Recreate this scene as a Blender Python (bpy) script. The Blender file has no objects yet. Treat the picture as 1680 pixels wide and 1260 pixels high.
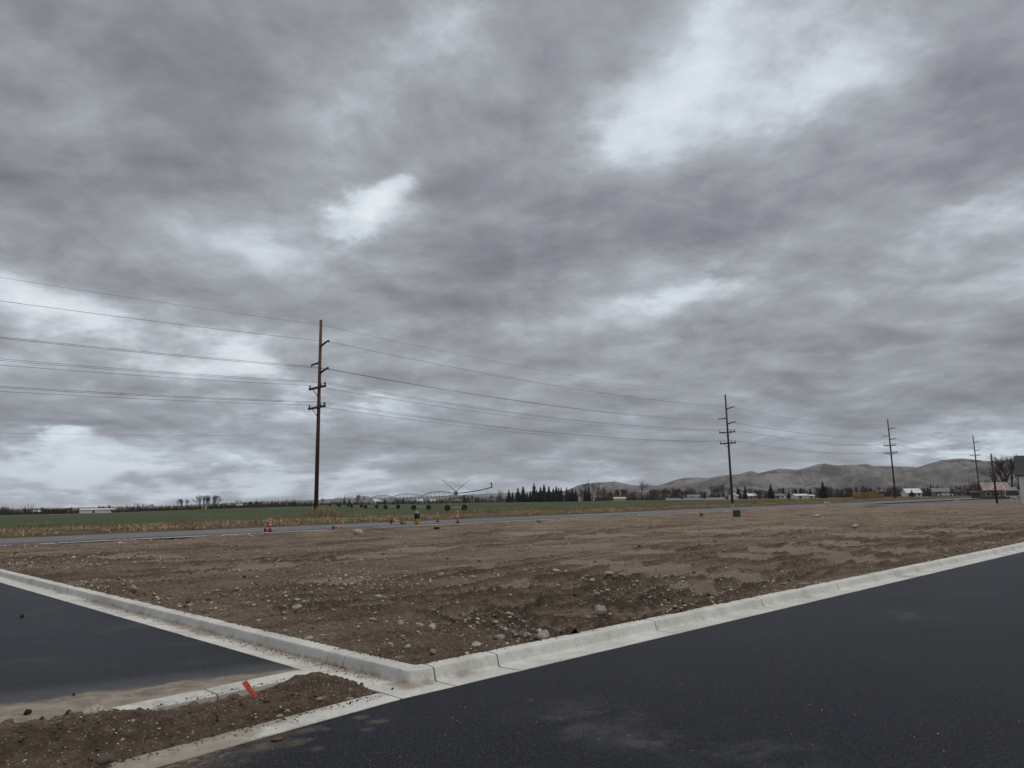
import bpy, bmesh, math, random
import numpy as np
from mathutils import Vector, Matrix, noise as mnoise

random.seed(7)
rng = np.random.default_rng(11)
S = bpy.context.scene
COL = S.collection

# ------------------------------------------------------------------ camera
F = 1165.0                      # focal length in pixels of a 1680 px wide picture
PITCH, ROLL, EYE = math.radians(9.25), math.radians(-1.0), 1.65
cam_d = bpy.data.cameras.new('camera')
cam = bpy.data.objects.new('camera', cam_d); COL.objects.link(cam)
cam_d.sensor_width = 36.0; cam_d.lens = 36.0 * F / 1680.0
cam_d.clip_start = 0.1; cam_d.clip_end = 30000
ROT = Matrix.Rotation(math.pi/2 + PITCH, 3, 'X') @ Matrix.Rotation(ROLL, 3, 'Z')
cam.matrix_world = Matrix.Translation((0, 0, EYE)) @ ROT.to_4x4()
S.camera = cam

def ray(px, py):
    return ROT @ Vector(((px-840)/F, (630-py)/F, -1.0))
def gp(px, py, z=0.0):
    d = ray(px, py); t = (z-EYE)/d.z
    return (d.x*t, d.y*t)
def hor(px):
    lo, hi = 600.0, 1000.0
    for _ in range(40):
        m = (lo+hi)/2
        if ray(px, m).z > 0: lo = m
        else: hi = m
    return lo
def azdir(px):
    d = ray(px, hor(px)); l = math.hypot(d.x, d.y)
    return (d.x/l, d.y/l)

# ------------------------------------------------------------------ sun and exposure
sun_d = bpy.data.lights.new('sun', 'SUN'); sun_d.energy = 1.5; sun_d.angle = math.radians(25)
sun_d.color = (1.0, 0.96, 0.90)
sun = bpy.data.objects.new('sun', sun_d); COL.objects.link(sun)
SUN_TO = Vector((0.42, -0.05, 0.95)).normalized()
sun.rotation_euler = SUN_TO.to_track_quat('Z', 'Y').to_euler()
S.view_settings.view_transform = 'Standard'; S.view_settings.look = 'None'
S.view_settings.exposure = 0.0; S.view_settings.gamma = 1.0
S.view_settings.use_curve_mapping = False

# ------------------------------------------------------------------ node helper
class NT:
    def __init__(self, tree): self.t = tree; self.n = tree.nodes; self.l = tree.links
    def new(self, kind, **kw):
        nd = self.n.new(kind)
        for k, v in kw.items(): setattr(nd, k, v)
        return nd
    def put(self, sock, v):
        if isinstance(v, bpy.types.NodeSocket): self.l.new(v, sock)
        elif v is not None: sock.default_value = v
    def m(self, op, a, b=None, c=None, clamp=False):
        nd = self.new('ShaderNodeMath', operation=op, use_clamp=clamp)
        self.put(nd.inputs[0], a)
        if b is not None: self.put(nd.inputs[1], b)
        if c is not None: self.put(nd.inputs[2], c)
        return nd.outputs[0]
    def vm(self, op, a, b=None):
        nd = self.new('ShaderNodeVectorMath', operation=op)
        self.put(nd.inputs[0], a)
        if b is not None: self.put(nd.inputs[1], b)
        return nd.outputs['Value'] if op in ('DOT_PRODUCT', 'LENGTH') else nd.outputs[0]
    def noise(self, vec, scale, detail=4, rough=0.5, dist=0.0):
        nd = self.new('ShaderNodeTexNoise')
        if vec is not None: self.put(nd.inputs['Vector'], vec)
        nd.inputs['Scale'].default_value = scale; nd.inputs['Detail'].default_value = detail
        nd.inputs['Roughness'].default_value = rough; nd.inputs['Distortion'].default_value = dist
        return nd
    def ramp(self, fac, stops, interp='LINEAR'):
        nd = self.new('ShaderNodeValToRGB'); cr = nd.color_ramp; cr.interpolation = interp
        while len(cr.elements) < len(stops): cr.elements.new(0.5)
        for e, (p, c) in zip(cr.elements, stops):
            e.position = p; e.color = (*c, 1) if len(c) == 3 else c
        self.put(nd.inputs[0], fac)
        return nd.outputs[0]
    def sstep(self, v, a, b):
        nd = self.new('ShaderNodeMapRange', interpolation_type='SMOOTHSTEP')
        self.put(nd.inputs[0], v); nd.inputs[1].default_value = a; nd.inputs[2].default_value = b
        return nd.outputs[0]
    def mix(self, fac, a, b, blend='MIX'):
        nd = self.new('ShaderNodeMix', data_type='RGBA', blend_type=blend)
        self.put(nd.inputs[0], fac)
        for i, v in ((6, a), (7, b)):
            if isinstance(v, tuple): v = (*v[:3], 1)
            self.put(nd.inputs[i], v)
        return nd.outputs[2]

# ------------------------------------------------------------------ sky
W = bpy.data.worlds.new('World'); S.world = W; W.use_nodes = True
w = NT(W.node_tree); w.n.clear()
gen = w.new('ShaderNodeTexCoord').outputs['Generated']
sx = w.new('ShaderNodeSeparateXYZ'); w.put(sx.inputs[0], gen)
X, Y, Z = sx.outputs
zc = w.m('ADD', w.m('MAXIMUM', Z, 0.0), 0.20)
cb = w.new('ShaderNodeCombineXYZ')
w.put(cb.inputs[0], w.m('DIVIDE', X, zc)); w.put(cb.inputs[1], w.m('DIVIDE', Y, zc))
P0 = cb.outputs[0]
wn = w.noise(P0, 1.5, 2, 0.5)
off = w.vm('SUBTRACT', wn.outputs['Color'], (0.5, 0.5, 0.5))
P1 = w.vm('ADD', P0, w.vm('MULTIPLY', off, (0.20, 0.20, 0.0)))
PA = w.vm('ADD', P1, (3.7, 1.2, 0))
n1 = w.noise(PA, 2.3, 9, 0.60).outputs['Fac']
n1b = w.noise(w.vm('ADD', PA, (0.040, -0.065, 0)), 2.3, 7, 0.60).outputs['Fac']
n2 = w.noise(w.vm('ADD', P1, (9.1, 4.4, 0)), 0.70, 3, 0.5).outputs['Fac']
# cloud cover that varies over the sky: directions as azimuth and elevation
so = w.new('ShaderNodeSeparateXYZ'); w.put(so.inputs[0], w.noise(P0, 2.6, 6, 0.62).outputs['Color'])
az = w.m('ADD', w.m('ARCTAN2', X, Y), w.m('MULTIPLY', w.m('SUBTRACT', so.outputs[0], 0.5), 0.26))
el = w.m('ADD', w.m('ARCSINE', Z), w.m('MULTIPLY', w.m('SUBTRACT', so.outputs[1], 0.5), 0.15))
def ae(px, py):
    d = ray(px, py).normalized()
    return math.atan2(d.x, d.y), math.asin(d.z)
BLOBS = [  # centre px, py, radii px, tilt deg, amount
    (660, 305, 105, 24, 26, 0.38), (630, 360, 160, 26, 0, 0.24), (590, 150, 110, 70, 30, 0.14),
    (1240, 90, 440, 150, 8, 0.13), (1100, 150, 190, 60, 55, 0.12), (1270, 205, 120, 50, 30, 0.15), (1000, 250, 90, 60, 40, 0.12),
    (740, 30, 110, 50, 15, 0.22), (1560, 20, 160, 60, -10, 0.10), (820, 110, 60, 60, 0, 0.10),
    (430, 80, 60, 35, 20, 0.14), (430, 405, 160, 30, -8, 0.10), (1150, 480, 80, 30, 25, 0.22), (1330, 450, 200, 30, 12, 0.14), (1000, 470, 120, 45, 10, 0.06),
    (110, 515, 170, 40, -10, 0.24), (480, 615, 240, 34, -6, 0.30), (150, 620, 170, 24, -5, 0.14),
    (90, 768, 300, 30, -3, 0.48), (450, 800, 420, 20, 0, 0.22), (60, 722, 50, 14, 0, 0.20), (300, 725, 130, 16, 5, 0.14),
    (1480, 605, 70, 26, 25, 0.24), (1560, 745, 150, 16, 4, 0.36), (1180, 655, 200, 25, -8, 0.06),
    (990, 795, 140, 12, 0, 0.10), (1560, 330, 160, 26, 24, 0.16), (1580, 400, 150, 24, 20, 0.10), (1600, 520, 150, 26, 20, 0.10), (1640, 700, 120, 20, 5, 0.10),
    (860, 215, 130, 95, -25, -0.18), (1120, 370, 260, 55, -10, -0.16), (420, 310, 190, 55, -25, -0.10), (640, 60, 90, 40, 0, -0.05),
    (1520, 180, 230, 45, 24, -0.10), (1350, 590, 420, 50, 8, -0.12), (190, 690, 280, 26, 3, -0.14),
    (760, 480, 380, 50, -4, -0.08), (1250, 760, 300, 18, 0, -0.05), (100, 130, 200, 120, 0, -0.03), (1180, 740, 260, 18, 0, -0.04),
    (350, 752, 160, 10, 2, -0.10), (1620, 650, 170, 26, 5, -0.10),
]
ca = w.new('ShaderNodeCombineXYZ'); w.put(ca.inputs[0], az); w.put(ca.inputs[1], el)
tot = 0.0
for (bx_, by_, rx, ry, tilt, amp) in BLOBS:
    a0, e0 = ae(bx_, by_)
    mp = w.new('ShaderNodeMapping', vector_type='TEXTURE'); w.put(mp.inputs[0], ca.outputs[0])
    mp.inputs['Location'].default_value = (a0, e0, 0); mp.inputs['Rotation'].default_value = (0, 0, math.radians(tilt))
    mp.inputs['Scale'].default_value = (rx/F, ry/F, 1)
    tot = w.m('MULTIPLY_ADD', w.m('POWER', 0.45, w.vm('DOT_PRODUCT', mp.outputs[0], mp.outputs[0])), amp, tot)
val = w.m('ADD', w.m('MULTIPLY', w.m('SUBTRACT', n1, 0.5), 1.0), w.m('MULTIPLY', w.m('SUBTRACT', n2, 0.5), 0.40))
tot = w.m('MULTIPLY', tot, w.m('ADD', 0.15, w.m('MULTIPLY', w.sstep(n1, 0.28, 0.72), 1.35)))
relief = w.m('SUBTRACT', n1b, n1)
gapn = w.m('ADD', w.m('ADD', w.m('MULTIPLY', n1, 0.9), tot), w.m('MULTIPLY', n2, 0.4))
val = w.m('ADD', val, w.m('MULTIPLY', relief, 1.25))
val = w.m('ADD', val, w.m('MULTIPLY', w.sstep(gapn, 0.74, 1.02), 0.09))
val = w.m('ADD', w.m('ADD', val, w.m('ADD', w.m('MULTIPLY', tot, 0.80), w.m('MULTIPLY', w.sstep(Z, 0.13, 0.0), 0.06))), 0.445)
ccol = w.ramp(val, [(0.14, (0.165, 0.166, 0.184)), (0.34, (0.262, 0.263, 0.286)), (0.50, (0.365, 0.372, 0.400)),
                    (0.64, (0.500, 0.525, 0.560)), (0.80, (0.690, 0.740, 0.780)), (1.0, (0.88, 0.92, 0.945))])
ccol = w.mix(1.0, ccol, (0.975, 1.0, 1.02), 'MULTIPLY')
low = w.sstep(Z, 0.20, 0.0)
ccol = w.mix(w.m('MULTIPLY', low, 0.55), ccol, w.mix(1.0, ccol, (0.90, 1.0, 1.14), 'MULTIPLY'))
sky = w.new('ShaderNodeTexSky', sky_type='NISHITA'); sky.sun_disc = False
sky.sun_elevation = math.asin(SUN_TO.z); sky.sun_rotation = math.atan2(SUN_TO.x, SUN_TO.y)
b1 = w.new('ShaderNodeBackground'); w.put(b1.inputs[0], sky.outputs[0]); b1.inputs[1].default_value = 0.08
b2 = w.new('ShaderNodeBackground'); w.put(b2.inputs[0], ccol); b2.inputs[1].default_value = 1.0
mx = w.new('ShaderNodeMixShader'); mx.inputs[0].default_value = 0.93
w.l.new(b1.outputs[0], mx.inputs[1]); w.l.new(b2.outputs[0], mx.inputs[2])
wo = w.new('ShaderNodeOutputWorld'); w.l.new(mx.outputs[0], wo.inputs['Surface'])
S.cycles.volume_bounces = 2
W.cycles.sampling_method = 'MANUAL'; W.cycles.sample_map_resolution = 512

# ------------------------------------------------------------------ materials
MATS = {}
def mat(name, c1, c2, scale=3.0, rough=0.85, bump=0.0, bscale=None, detail=5, spec=0.3, metal=0.0, stretch=None, rand=0.0):
    """two-tone noise material; rand varies brightness from object to object"""
    m = bpy.data.materials.new(name); m.use_nodes = True
    k = NT(m.node_tree); bs = k.n['Principled BSDF']
    tc = k.new('ShaderNodeTexCoord').outputs['Object']
    if stretch: tc = k.vm('MULTIPLY', tc, stretch)
    nz = k.noise(tc, scale, detail, 0.6)
    c = k.ramp(nz.outputs['Fac'], [(0.30, c1), (0.70, c2)])
    if rand:
        oi = k.new('ShaderNodeObjectInfo').outputs['Random']
        f = k.m('ADD', k.m('MULTIPLY', oi, rand*2), 1-rand)
        cc = k.new('ShaderNodeCombineXYZ')
        for i in range(3): k.put(cc.inputs[i], f)
        c = k.mix(1.0, c, cc.outputs[0], 'MULTIPLY')
    k.put(bs.inputs['Base Color'], c)
    bs.inputs['Roughness'].default_value = rough; bs.inputs['Specular IOR Level'].default_value = spec
    bs.inputs['Metallic'].default_value = metal
    if bump:
        bn = k.noise(tc, bscale or scale*4, 5, 0.65)
        b = k.new('ShaderNodeBump'); b.inputs['Strength'].default_value = 1.0; b.inputs['Distance'].default_value = bump
        k.put(b.inputs['Height'], bn.outputs['Fac']); k.l.new(b.outputs[0], bs.inputs['Normal'])
    MATS[name] = m
    return m

# frames of the place: right kerb, left kerb, old road
UR, NR = (0.738, 0.674), (-0.674, 0.738)       # along / across the main road
UL, NL = (-0.724, 0.690), (0.690, 0.724)       # along / across the side street
UO, NO = (0.694, 0.720), (-0.720, 0.694)       # along / across the old road
def dot2(a, p): return a[0]*p[0] + a[1]*p[1]

def dirt_mat():
    m = bpy.data.materials.new('dirt'); m.use_nodes = True
    k = NT(m.node_tree); bs = k.n['Principled BSDF']
    tc = k.new('ShaderNodeTexCoord').outputs['Object']
    st = k.new('ShaderNodeVectorRotate'); st.rotation_type = 'Z_AXIS'
    k.put(st.inputs['Vector'], tc); st.inputs['Angle'].default_value = math.radians(-30)
    sv = k.vm('MULTIPLY', st.outputs[0], (0.22, 1.0, 1.0))
    big = k.noise(tc, 0.35, 4, 0.55).outputs['Fac']
    streak = k.noise(sv, 0.9, 6, 0.6).outputs['Fac']
    fine = k.noise(tc, 9.0, 8, 0.8).outputs['Fac']
    f = k.m('ADD', k.m('MULTIPLY', big, 0.35), k.m('ADD', k.m('MULTIPLY', streak, 0.40), k.m('MULTIPLY', fine, 0.45)))
    c = k.ramp(f, [(0.43, (0.060, 0.041, 0.027)), (0.565, (0.185, 0.135, 0.094)), (0.70, (0.350, 0.272, 0.198))])
    at = k.new('ShaderNodeAttribute'); at.attribute_name = 'packed'
    pk = k.m('MULTIPLY', at.outputs['Fac'], k.sstep(k.noise(k.vm('MULTIPLY', st.outputs[0], (0.5, 1.3, 1.0)), 1.4, 7, 0.65).outputs['Fac'], 0.46, 0.60))
    s2 = k.sstep(k.noise(k.vm('MULTIPLY', st.outputs[0], (0.30, 1.5, 1.0)), 1.0, 7, 0.62).outputs['Fac'], 0.54, 0.60)
    pk = k.m('MAXIMUM', pk, k.m('MULTIPLY', s2, k.m('ADD', 0.10, k.m('MULTIPLY', at.outputs['Fac'], 0.9))))
    c = k.mix(k.m('MULTIPLY', pk, 0.45), c, k.mix(fine, (0.315, 0.248, 0.178), (0.460, 0.375, 0.285)))
    shade_at = k.new('ShaderNodeAttribute'); shade_at.attribute_name = 'loose'
    c = k.mix(k.m('MULTIPLY', shade_at.outputs['Fac'], 0.75), c, (0.070, 0.047, 0.031))  # rut shade painted into the colour of disturbed soil, as flat light shades weakly
    d2 = k.sstep(k.noise(k.vm('MULTIPLY', st.outputs[0], (0.16, 1.6, 1.0)), 1.3, 6, 0.62).outputs['Fac'], 0.52, 0.62)
    c = k.mix(k.m('MULTIPLY', d2, 0.38), c, (0.078, 0.053, 0.036))
    dp_ = k.new('ShaderNodeAttribute'); dp_.attribute_name = 'dry_patch'
    c = k.mix(k.m('MULTIPLY', dp_.outputs['Fac'], 0.85), c, k.mix(fine, (0.260, 0.205, 0.150), (0.450, 0.370, 0.285)))
    # little pale pebbles
    for sc, r0, hold in ((42.0, 0.30, 0.66), (24.0, 0.24, 0.68), (11.0, 0.17, 0.80)):
        vo = k.new('ShaderNodeTexVoronoi'); k.put(vo.inputs['Vector'], tc); vo.inputs['Scale'].default_value = sc
        sp = k.new('ShaderNodeSeparateColor'); k.l.new(vo.outputs['Color'], sp.inputs[0])
        on = k.m('MULTIPLY', k.m('LESS_THAN', vo.outputs['Distance'], r0), k.m('GREATER_THAN', sp.outputs[0], hold))
        c = k.mix(on, c, k.ramp(sp.outputs[1], [(0, (0.16, 0.125, 0.10)), (0.5, (0.32, 0.275, 0.23)), (1, (0.58, 0.53, 0.46))]))
    k.put(bs.inputs['Base Color'], c); bs.inputs['Roughness'].default_value = 0.95
    bs.inputs['Specular IOR Level'].default_value = 0.15
    bn = k.noise(tc, 22.0, 8, 0.72)
    b = k.new('ShaderNodeBump'); b.inputs['Distance'].default_value = 0.11; b.inputs['Strength'].default_value = 1.0
    k.put(b.inputs['Height'], bn.outputs['Fac']); k.l.new(b.outputs[0], bs.inputs['Normal'])
    MATS['dirt'] = m
dirt_mat()

def asphalt_mat(name, base, dusty, side):
    m = bpy.data.materials.new(name); m.use_nodes = True
    k = NT(m.node_tree); bs = k.n['Principled BSDF']
    tc = k.new('ShaderNodeTexCoord').outputs['Object']
    grain = k.noise(tc, 90.0, 3, 0.7).outputs['Fac']
    blot = k.noise(tc, 0.55, 5, 0.6).outputs['Fac']
    b0 = tuple(x*0.2 for x in base); b1_ = tuple(x*2.8 for x in base)
    c = k.ramp(grain, [(0.36, b0), (0.50, base), (0.64, b1_)])
    c = k.mix(k.m('MULTIPLY', k.sstep(blot, 0.42, 0.75), 0.30), c, tuple(x*2.6 for x in base))
    # aggregate specks
    vo = k.new('ShaderNodeTexVoronoi'); k.put(vo.inputs['Vector'], tc); vo.inputs['Scale'].default_value = 85.0
    sp = k.new('ShaderNodeSeparateColor'); k.l.new(vo.outputs['Color'], sp.inputs[0])
    on = k.m('MULTIPLY', k.m('GREATER_THAN', sp.outputs[0], 0.72), k.m('LESS_THAN', vo.outputs['Distance'], 0.42))
    c = k.mix(k.m('MULTIPLY', on, 0.55), c, (0.095, 0.098, 0.106))
    nr = k.vm('DOT_PRODUCT', tc, (NR[0], NR[1], 0)); ur = k.vm('DOT_PRODUCT', tc, (UR[0], UR[1], 0))
    edge = k.noise(tc, 3.0, 6, 0.65).outputs['Fac']
    wob = k.m('MULTIPLY', k.m('SUBTRACT', edge, 0.5), 0.55)
    dustc = k.mix(k.sstep(k.noise(tc, 5.0, 7, 0.7).outputs['Fac'], 0.3, 0.7), (0.17, 0.135, 0.098), (0.40, 0.345, 0.265))
    D = None
    if side:   # soil tracked onto the mouth of the side street
        dd = k.m('SUBTRACT', 3.95, ur)                                  # metres away from the corner
        lim = k.m('ADD', 7.04, k.m('MULTIPLY', k.m('MAXIMUM', k.m('SUBTRACT', dd, 0.40), 0.0), 0.26))
        dn = k.m('ADD', k.m('SUBTRACT', nr, lim), k.m('MULTIPLY', wob, 0.8))
        D = k.m('MULTIPLY', k.sstep(dn, 0.14, -0.10), 0.9); c = k.mix(D, c, dustc)
        c = k.mix(k.m('MULTIPLY', k.sstep(dn, 0.75, 0.0), 0.20), c, (0.30, 0.30, 0.29))
        sv = k.vm('MULTIPLY', tc, (1.0, 1.0, 1.0))
        c = k.mix(k.m('MULTIPLY', k.sstep(k.noise(sv, 0.8, 5, 0.6).outputs['Fac'], 0.55, 0.75), 0.10), c, (0.35, 0.34, 0.32))
    elif dusty:  # mud scuffs near the concrete strip, pale haze of dust further out
        spots = None
        edge2 = k.noise(tc, 14.0, 7, 0.75, 0.5).outputs['Fac']
        for (px, py, rx, ry) in ((592, 1177, 12, 5), (620, 1183, 20, 6), (604, 1196, 11, 5), (535, 1196, 8, 4), (520, 1228, 11, 5),
                                 (480, 1219, 26, 7), (455, 1205, 34, 8), (500, 1198, 26, 7), (440, 1222, 36, 8), (870, 1148, 6, 3), (1117, 1122, 6, 3)):
            cx_, cy_ = gp(px, py); d_ = math.hypot(cx_, cy_)
            vd = k.vm('SUBTRACT', tc, (cx_, cy_, 0))
            # ellipses lie along the kerb
            aU = k.m('DIVIDE', k.vm('DOT_PRODUCT', vd, (UR[0], UR[1], 0)), rx*d_/F*1.1)
            aN = k.m('DIVIDE', k.vm('DOT_PRODUCT', vd, (NR[0], NR[1], 0)), max(ry*d_/F*2.2, 0.03))
            q = k.m('ADD', k.m('MULTIPLY', aU, aU), k.m('MULTIPLY', aN, aN))
            g = k.sstep(k.m('ADD', q, k.m('MULTIPLY', k.m('SUBTRACT', edge2, 0.5), 5.0)), 1.5, 0.0)
            spots = g if spots is None else k.m('MAXIMUM', spots, g)
        D = k.m('MULTIPLY', spots, 0.24); c = k.mix(D, c, dustc)
        # thin soil film by the strip, growing away from the corner
        dd = k.m('SUBTRACT', 2.6, ur)
        film = k.m('MULTIPLY', k.sstep(dd, 0.0, 1.2), k.sstep(k.m('ADD', k.m('ADD', nr, k.m('MULTIPLY', k.m('SUBTRACT', 3.9, ur), 0.108)), wob), 4.85, 5.40))
        film = k.m('MULTIPLY', film, k.m('ADD', 0.15, k.m('MULTIPLY', k.sstep(edge2, 0.40, 0.62), 0.7))); D = k.m('MAXIMUM', D, film); c = k.mix(film, c, dustc)
        sc = k.noise(k.vm('MULTIPLY', tc, (1.0, 1.0, 1.0)), 1.1, 9, 0.72, 0.6).outputs['Fac']
        area = None
        for (px, py, r_) in ((960, 1180, 0.85), (1240, 1245, 0.7), (1080, 1215, 0.5), (1500, 1010, 0.8)):
            cx_, cy_ = gp(px, py)
            g = k.sstep(k.vm('LENGTH', k.vm('SUBTRACT', tc, (cx_, cy_, 0))), r_, 0.05)
            area = g if area is None else k.m('MAXIMUM', area, g)
        sc = k.m('MULTIPLY', k.sstep(sc, 0.45, 0.66), area)
        c = k.mix(k.m('MULTIPLY', sc, 0.40), c, (0.17, 0.17, 0.165))
    k.put(bs.inputs['Base Color'], c)
    rr = k.m('ADD', 0.34, k.m('MULTIPLY', blot, 0.14))
    if D is not None:
        k.put(bs.inputs['Specular IOR Level'], k.m('MULTIPLY', k.m('SUBTRACT', 1.0, D), 0.055)); rr = k.m('ADD', rr, k.m('MULTIPLY', D, 0.5))
    else: bs.inputs['Specular IOR Level'].default_value = 0.05
    k.put(bs.inputs['Roughness'], rr)
    b = k.new('ShaderNodeBump'); b.inputs['Distance'].default_value = 0.006; b.inputs['Strength'].default_value = 0.9
    k.put(b.inputs['Height'], k.noise(tc, 110.0, 3, 0.7).outputs['Fac']); k.l.new(b.outputs[0], bs.inputs['Normal'])
    MATS[name] = m
asphalt_mat('asphalt_main', (0.0095, 0.0105, 0.0150), True, False)
asphalt_mat('asphalt_side', (0.0095, 0.0105, 0.0150), False, True)
asphalt_mat('asphalt_old', (0.110, 0.106, 0.104), False, False)
asphalt_mat('asphalt_patch', (0.050, 0.050, 0.054), False, False)

def concrete_mat():
    m = bpy.data.materials.new('concrete'); m.use_nodes = True
    k = NT(m.node_tree); bs = k.n['Principled BSDF']
    tc = k.new('ShaderNodeTexCoord').outputs['Object']
    a = k.noise(tc, 1.6, 6, 0.62).outputs['Fac']; f = k.noise(tc, 30.0, 5, 0.7).outputs['Fac']
    c = k.ramp(k.m('ADD', k.m('MULTIPLY', a, 0.65), k.m('MULTIPLY', f, 0.35)),
               [(0.33, (0.41, 0.405, 0.365)), (0.50, (0.59, 0.585, 0.54)), (0.70, (0.72, 0.715, 0.67))])
    a2 = k.noise(tc, 7.0, 6, 0.7).outputs['Fac']
    c = k.mix(k.m('MULTIPLY', k.sstep(a2, 0.52, 0.70), 0.35), c, (0.27, 0.262, 0.23))
    # soil washed into the gutter and stuck to it
    at = k.new('ShaderNodeAttribute'); at.attribute_name = 'soil'
    s = k.sstep(k.m('ADD', k.noise(tc, 2.6, 8, 0.72).outputs['Fac'], k.m('MULTIPLY', at.outputs['Fac'], 0.42)), 0.62, 0.92)
    c = k.mix(k.m('MULTIPLY', s, 0.75), c, (0.225, 0.175, 0.125))
    crumbs = k.m('MULTIPLY', at.outputs['Fac'], k.sstep(k.noise(tc, 16.0, 6, 0.8).outputs['Fac'], 0.60, 0.68))
    c = k.mix(k.m('MULTIPLY', crumbs, 0.8), c, (0.075, 0.058, 0.045))
    pits = k.noise(tc, 55.0, 3, 0.6).outputs['Fac']
    c = k.mix(k.m('MULTIPLY', k.sstep(pits, 0.66, 0.74), 0.5), c, (0.15, 0.14, 0.125))
    k.put(bs.inputs['Base Color'], c); bs.inputs['Roughness'].default_value = 0.88
    bs.inputs['Specular IOR Level'].default_value = 0.25
    b = k.new('ShaderNodeBump'); b.inputs['Distance'].default_value = 0.006; b.inputs['Strength'].default_value = 0.7
    k.put(b.inputs['Height'], k.noise(tc, 45.0, 6, 0.7).outputs['Fac']); k.l.new(b.outputs[0], bs.inputs['Normal'])
    MATS['concrete'] = m
concrete_mat()

mat('ground', (0.105, 0.090, 0.062), (0.185, 0.160, 0.115), 0.02, 0.95)
mat('field', (0.028, 0.042, 0.008), (0.066, 0.082, 0.020), 0.06, 0.95, stretch=(1, 0.35, 1), detail=9)
mat('lawn', (0.085, 0.080, 0.035), (0.170, 0.145, 0.075), 0.12, 0.95, detail=8)
mat('verge', (0.045, 0.032, 0.018), (0.130, 0.095, 0.050), 0.35, 0.95, detail=8)
mat('dry_grass', (0.230, 0.170, 0.090), (0.540, 0.440, 0.275), 0.9, 0.9, detail=6)
mat('brown_grass', (0.085, 0.060, 0.032), (0.200, 0.150, 0.080), 0.4, 0.9)
mat('pale_grass', (0.230, 0.180, 0.100), (0.440, 0.360, 0.215), 0.3, 0.9)
mat('pole_wood', (0.070, 0.036, 0.018), (0.160, 0.085, 0.045), 3.0, 0.9, 0.01, 9, stretch=(3, 3, 0.15))
mat('pole_grey', (0.045, 0.036, 0.029), (0.095, 0.075, 0.060), 3.0, 0.9, 0.01, 9, stretch=(3, 3, 0.15))
mat('dark_metal', (0.025, 0.026, 0.028), (0.055, 0.056, 0.060), 5.0, 0.55, metal=0.3)
mat('insulator', (0.06, 0.06, 0.065), (0.12, 0.12, 0.125), 8.0, 0.35)
mat('wire', (0.020, 0.020, 0.022), (0.045, 0.045, 0.048), 2.0, 0.6)
mat('galvanised', (0.19, 0.195, 0.20), (0.36, 0.365, 0.37), 4.0, 0.5, metal=0.4)
mat('tyre', (0.012, 0.012, 0.013), (0.030, 0.029, 0.028), 6.0, 0.85)
mat('bark', (0.050, 0.040, 0.033), (0.115, 0.095, 0.078), 6.0, 0.95, rand=0.25)
mat('scrub', (0.022, 0.020, 0.017), (0.070, 0.056, 0.045), 0.06, 0.95, detail=6)
mat('red_scrub', (0.045, 0.033, 0.028), (0.115, 0.080, 0.066), 0.06, 0.95, detail=6)
mat('twig', (0.075, 0.058, 0.048), (0.150, 0.118, 0.098), 2.0, 0.95, rand=0.30)
mat('red_twig', (0.095, 0.050, 0.040), (0.160, 0.092, 0.075), 2.0, 0.95, rand=0.25)
mat('rust_leaf', (0.085, 0.048, 0.020), (0.190, 0.110, 0.050), 1.5, 0.9, rand=0.15)
mat('needles', (0.006, 0.011, 0.008), (0.020, 0.032, 0.019), 1.2, 0.9, rand=0.30)
mat('olive_leaf', (0.022, 0.027, 0.012), (0.055, 0.060, 0.028), 1.2, 0.9, rand=0.25)
mat('white_wall', (0.76, 0.76, 0.74), (0.86, 0.86, 0.85), 1.5, 0.7)
mat('cream_wall', (0.50, 0.44, 0.34), (0.62, 0.56, 0.45), 1.5, 0.75)
mat('blue_wall', (0.13, 0.17, 0.22), (0.20, 0.245, 0.30), 1.5, 0.75)
mat('brown_wall', (0.11, 0.075, 0.055), (0.19, 0.14, 0.11), 1.5, 0.8)
mat('grey_roof', (0.14, 0.14, 0.15), (0.24, 0.24, 0.25), 2.0, 0.7)
mat('white_roof', (0.55, 0.56, 0.57), (0.72, 0.73, 0.74), 0.5, 0.45)
mat('dark_roof', (0.030, 0.031, 0.036), (0.065, 0.066, 0.072), 3.0, 0.85)
mat('shake_roof', (0.16, 0.12, 0.10), (0.46, 0.38, 0.33), 1.3, 0.9, detail=2)
mat('glass', (0.012, 0.014, 0.018), (0.03, 0.034, 0.04), 1.0, 0.12, spec=0.6)
mat('straw', (0.22, 0.155, 0.068), (0.40, 0.30, 0.145), 1.6, 0.95, 0.03, 12, rand=0.18)
mat('orange_plastic', (0.62, 0.075, 0.020), (0.80, 0.125, 0.035), 6.0, 0.5)
mat('white_band', (0.72, 0.70, 0.66), (0.85, 0.84, 0.81), 5.0, 0.4)
mat('black_rubber', (0.014, 0.014, 0.015), (0.034, 0.033, 0.032), 9.0, 0.85)
mat('yellow_paint', (0.36, 0.20, 0.035), (0.52, 0.31, 0.065), 7.0, 0.5)
mat('black_wrap', (0.010, 0.011, 0.014), (0.026, 0.028, 0.034), 6.0, 0.45, 0.02, 6)
mat('grey_cap', (0.22, 0.22, 0.20), (0.36, 0.35, 0.32), 8.0, 0.6)
mat('green_box', (0.045, 0.072, 0.060), (0.075, 0.108, 0.092), 4.0, 0.55)
mat('stake_paint', (0.52, 0.075, 0.040), (0.74, 0.150, 0.085), 20.0, 0.75)
mat('stake_wood', (0.42, 0.30, 0.18), (0.60, 0.46, 0.30), 12.0, 0.85)
mat('white_paint', (0.70, 0.70, 0.68), (0.84, 0.84, 0.82), 4.0, 0.55)
mat('ink', (0.05, 0.05, 0.06), (0.12, 0.12, 0.14), 9.0, 0.6)
mat('stone_pale', (0.22, 0.185, 0.145), (0.62, 0.57, 0.49), 9.0, 0.85, 0.01, 40, rand=0.18)
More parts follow.
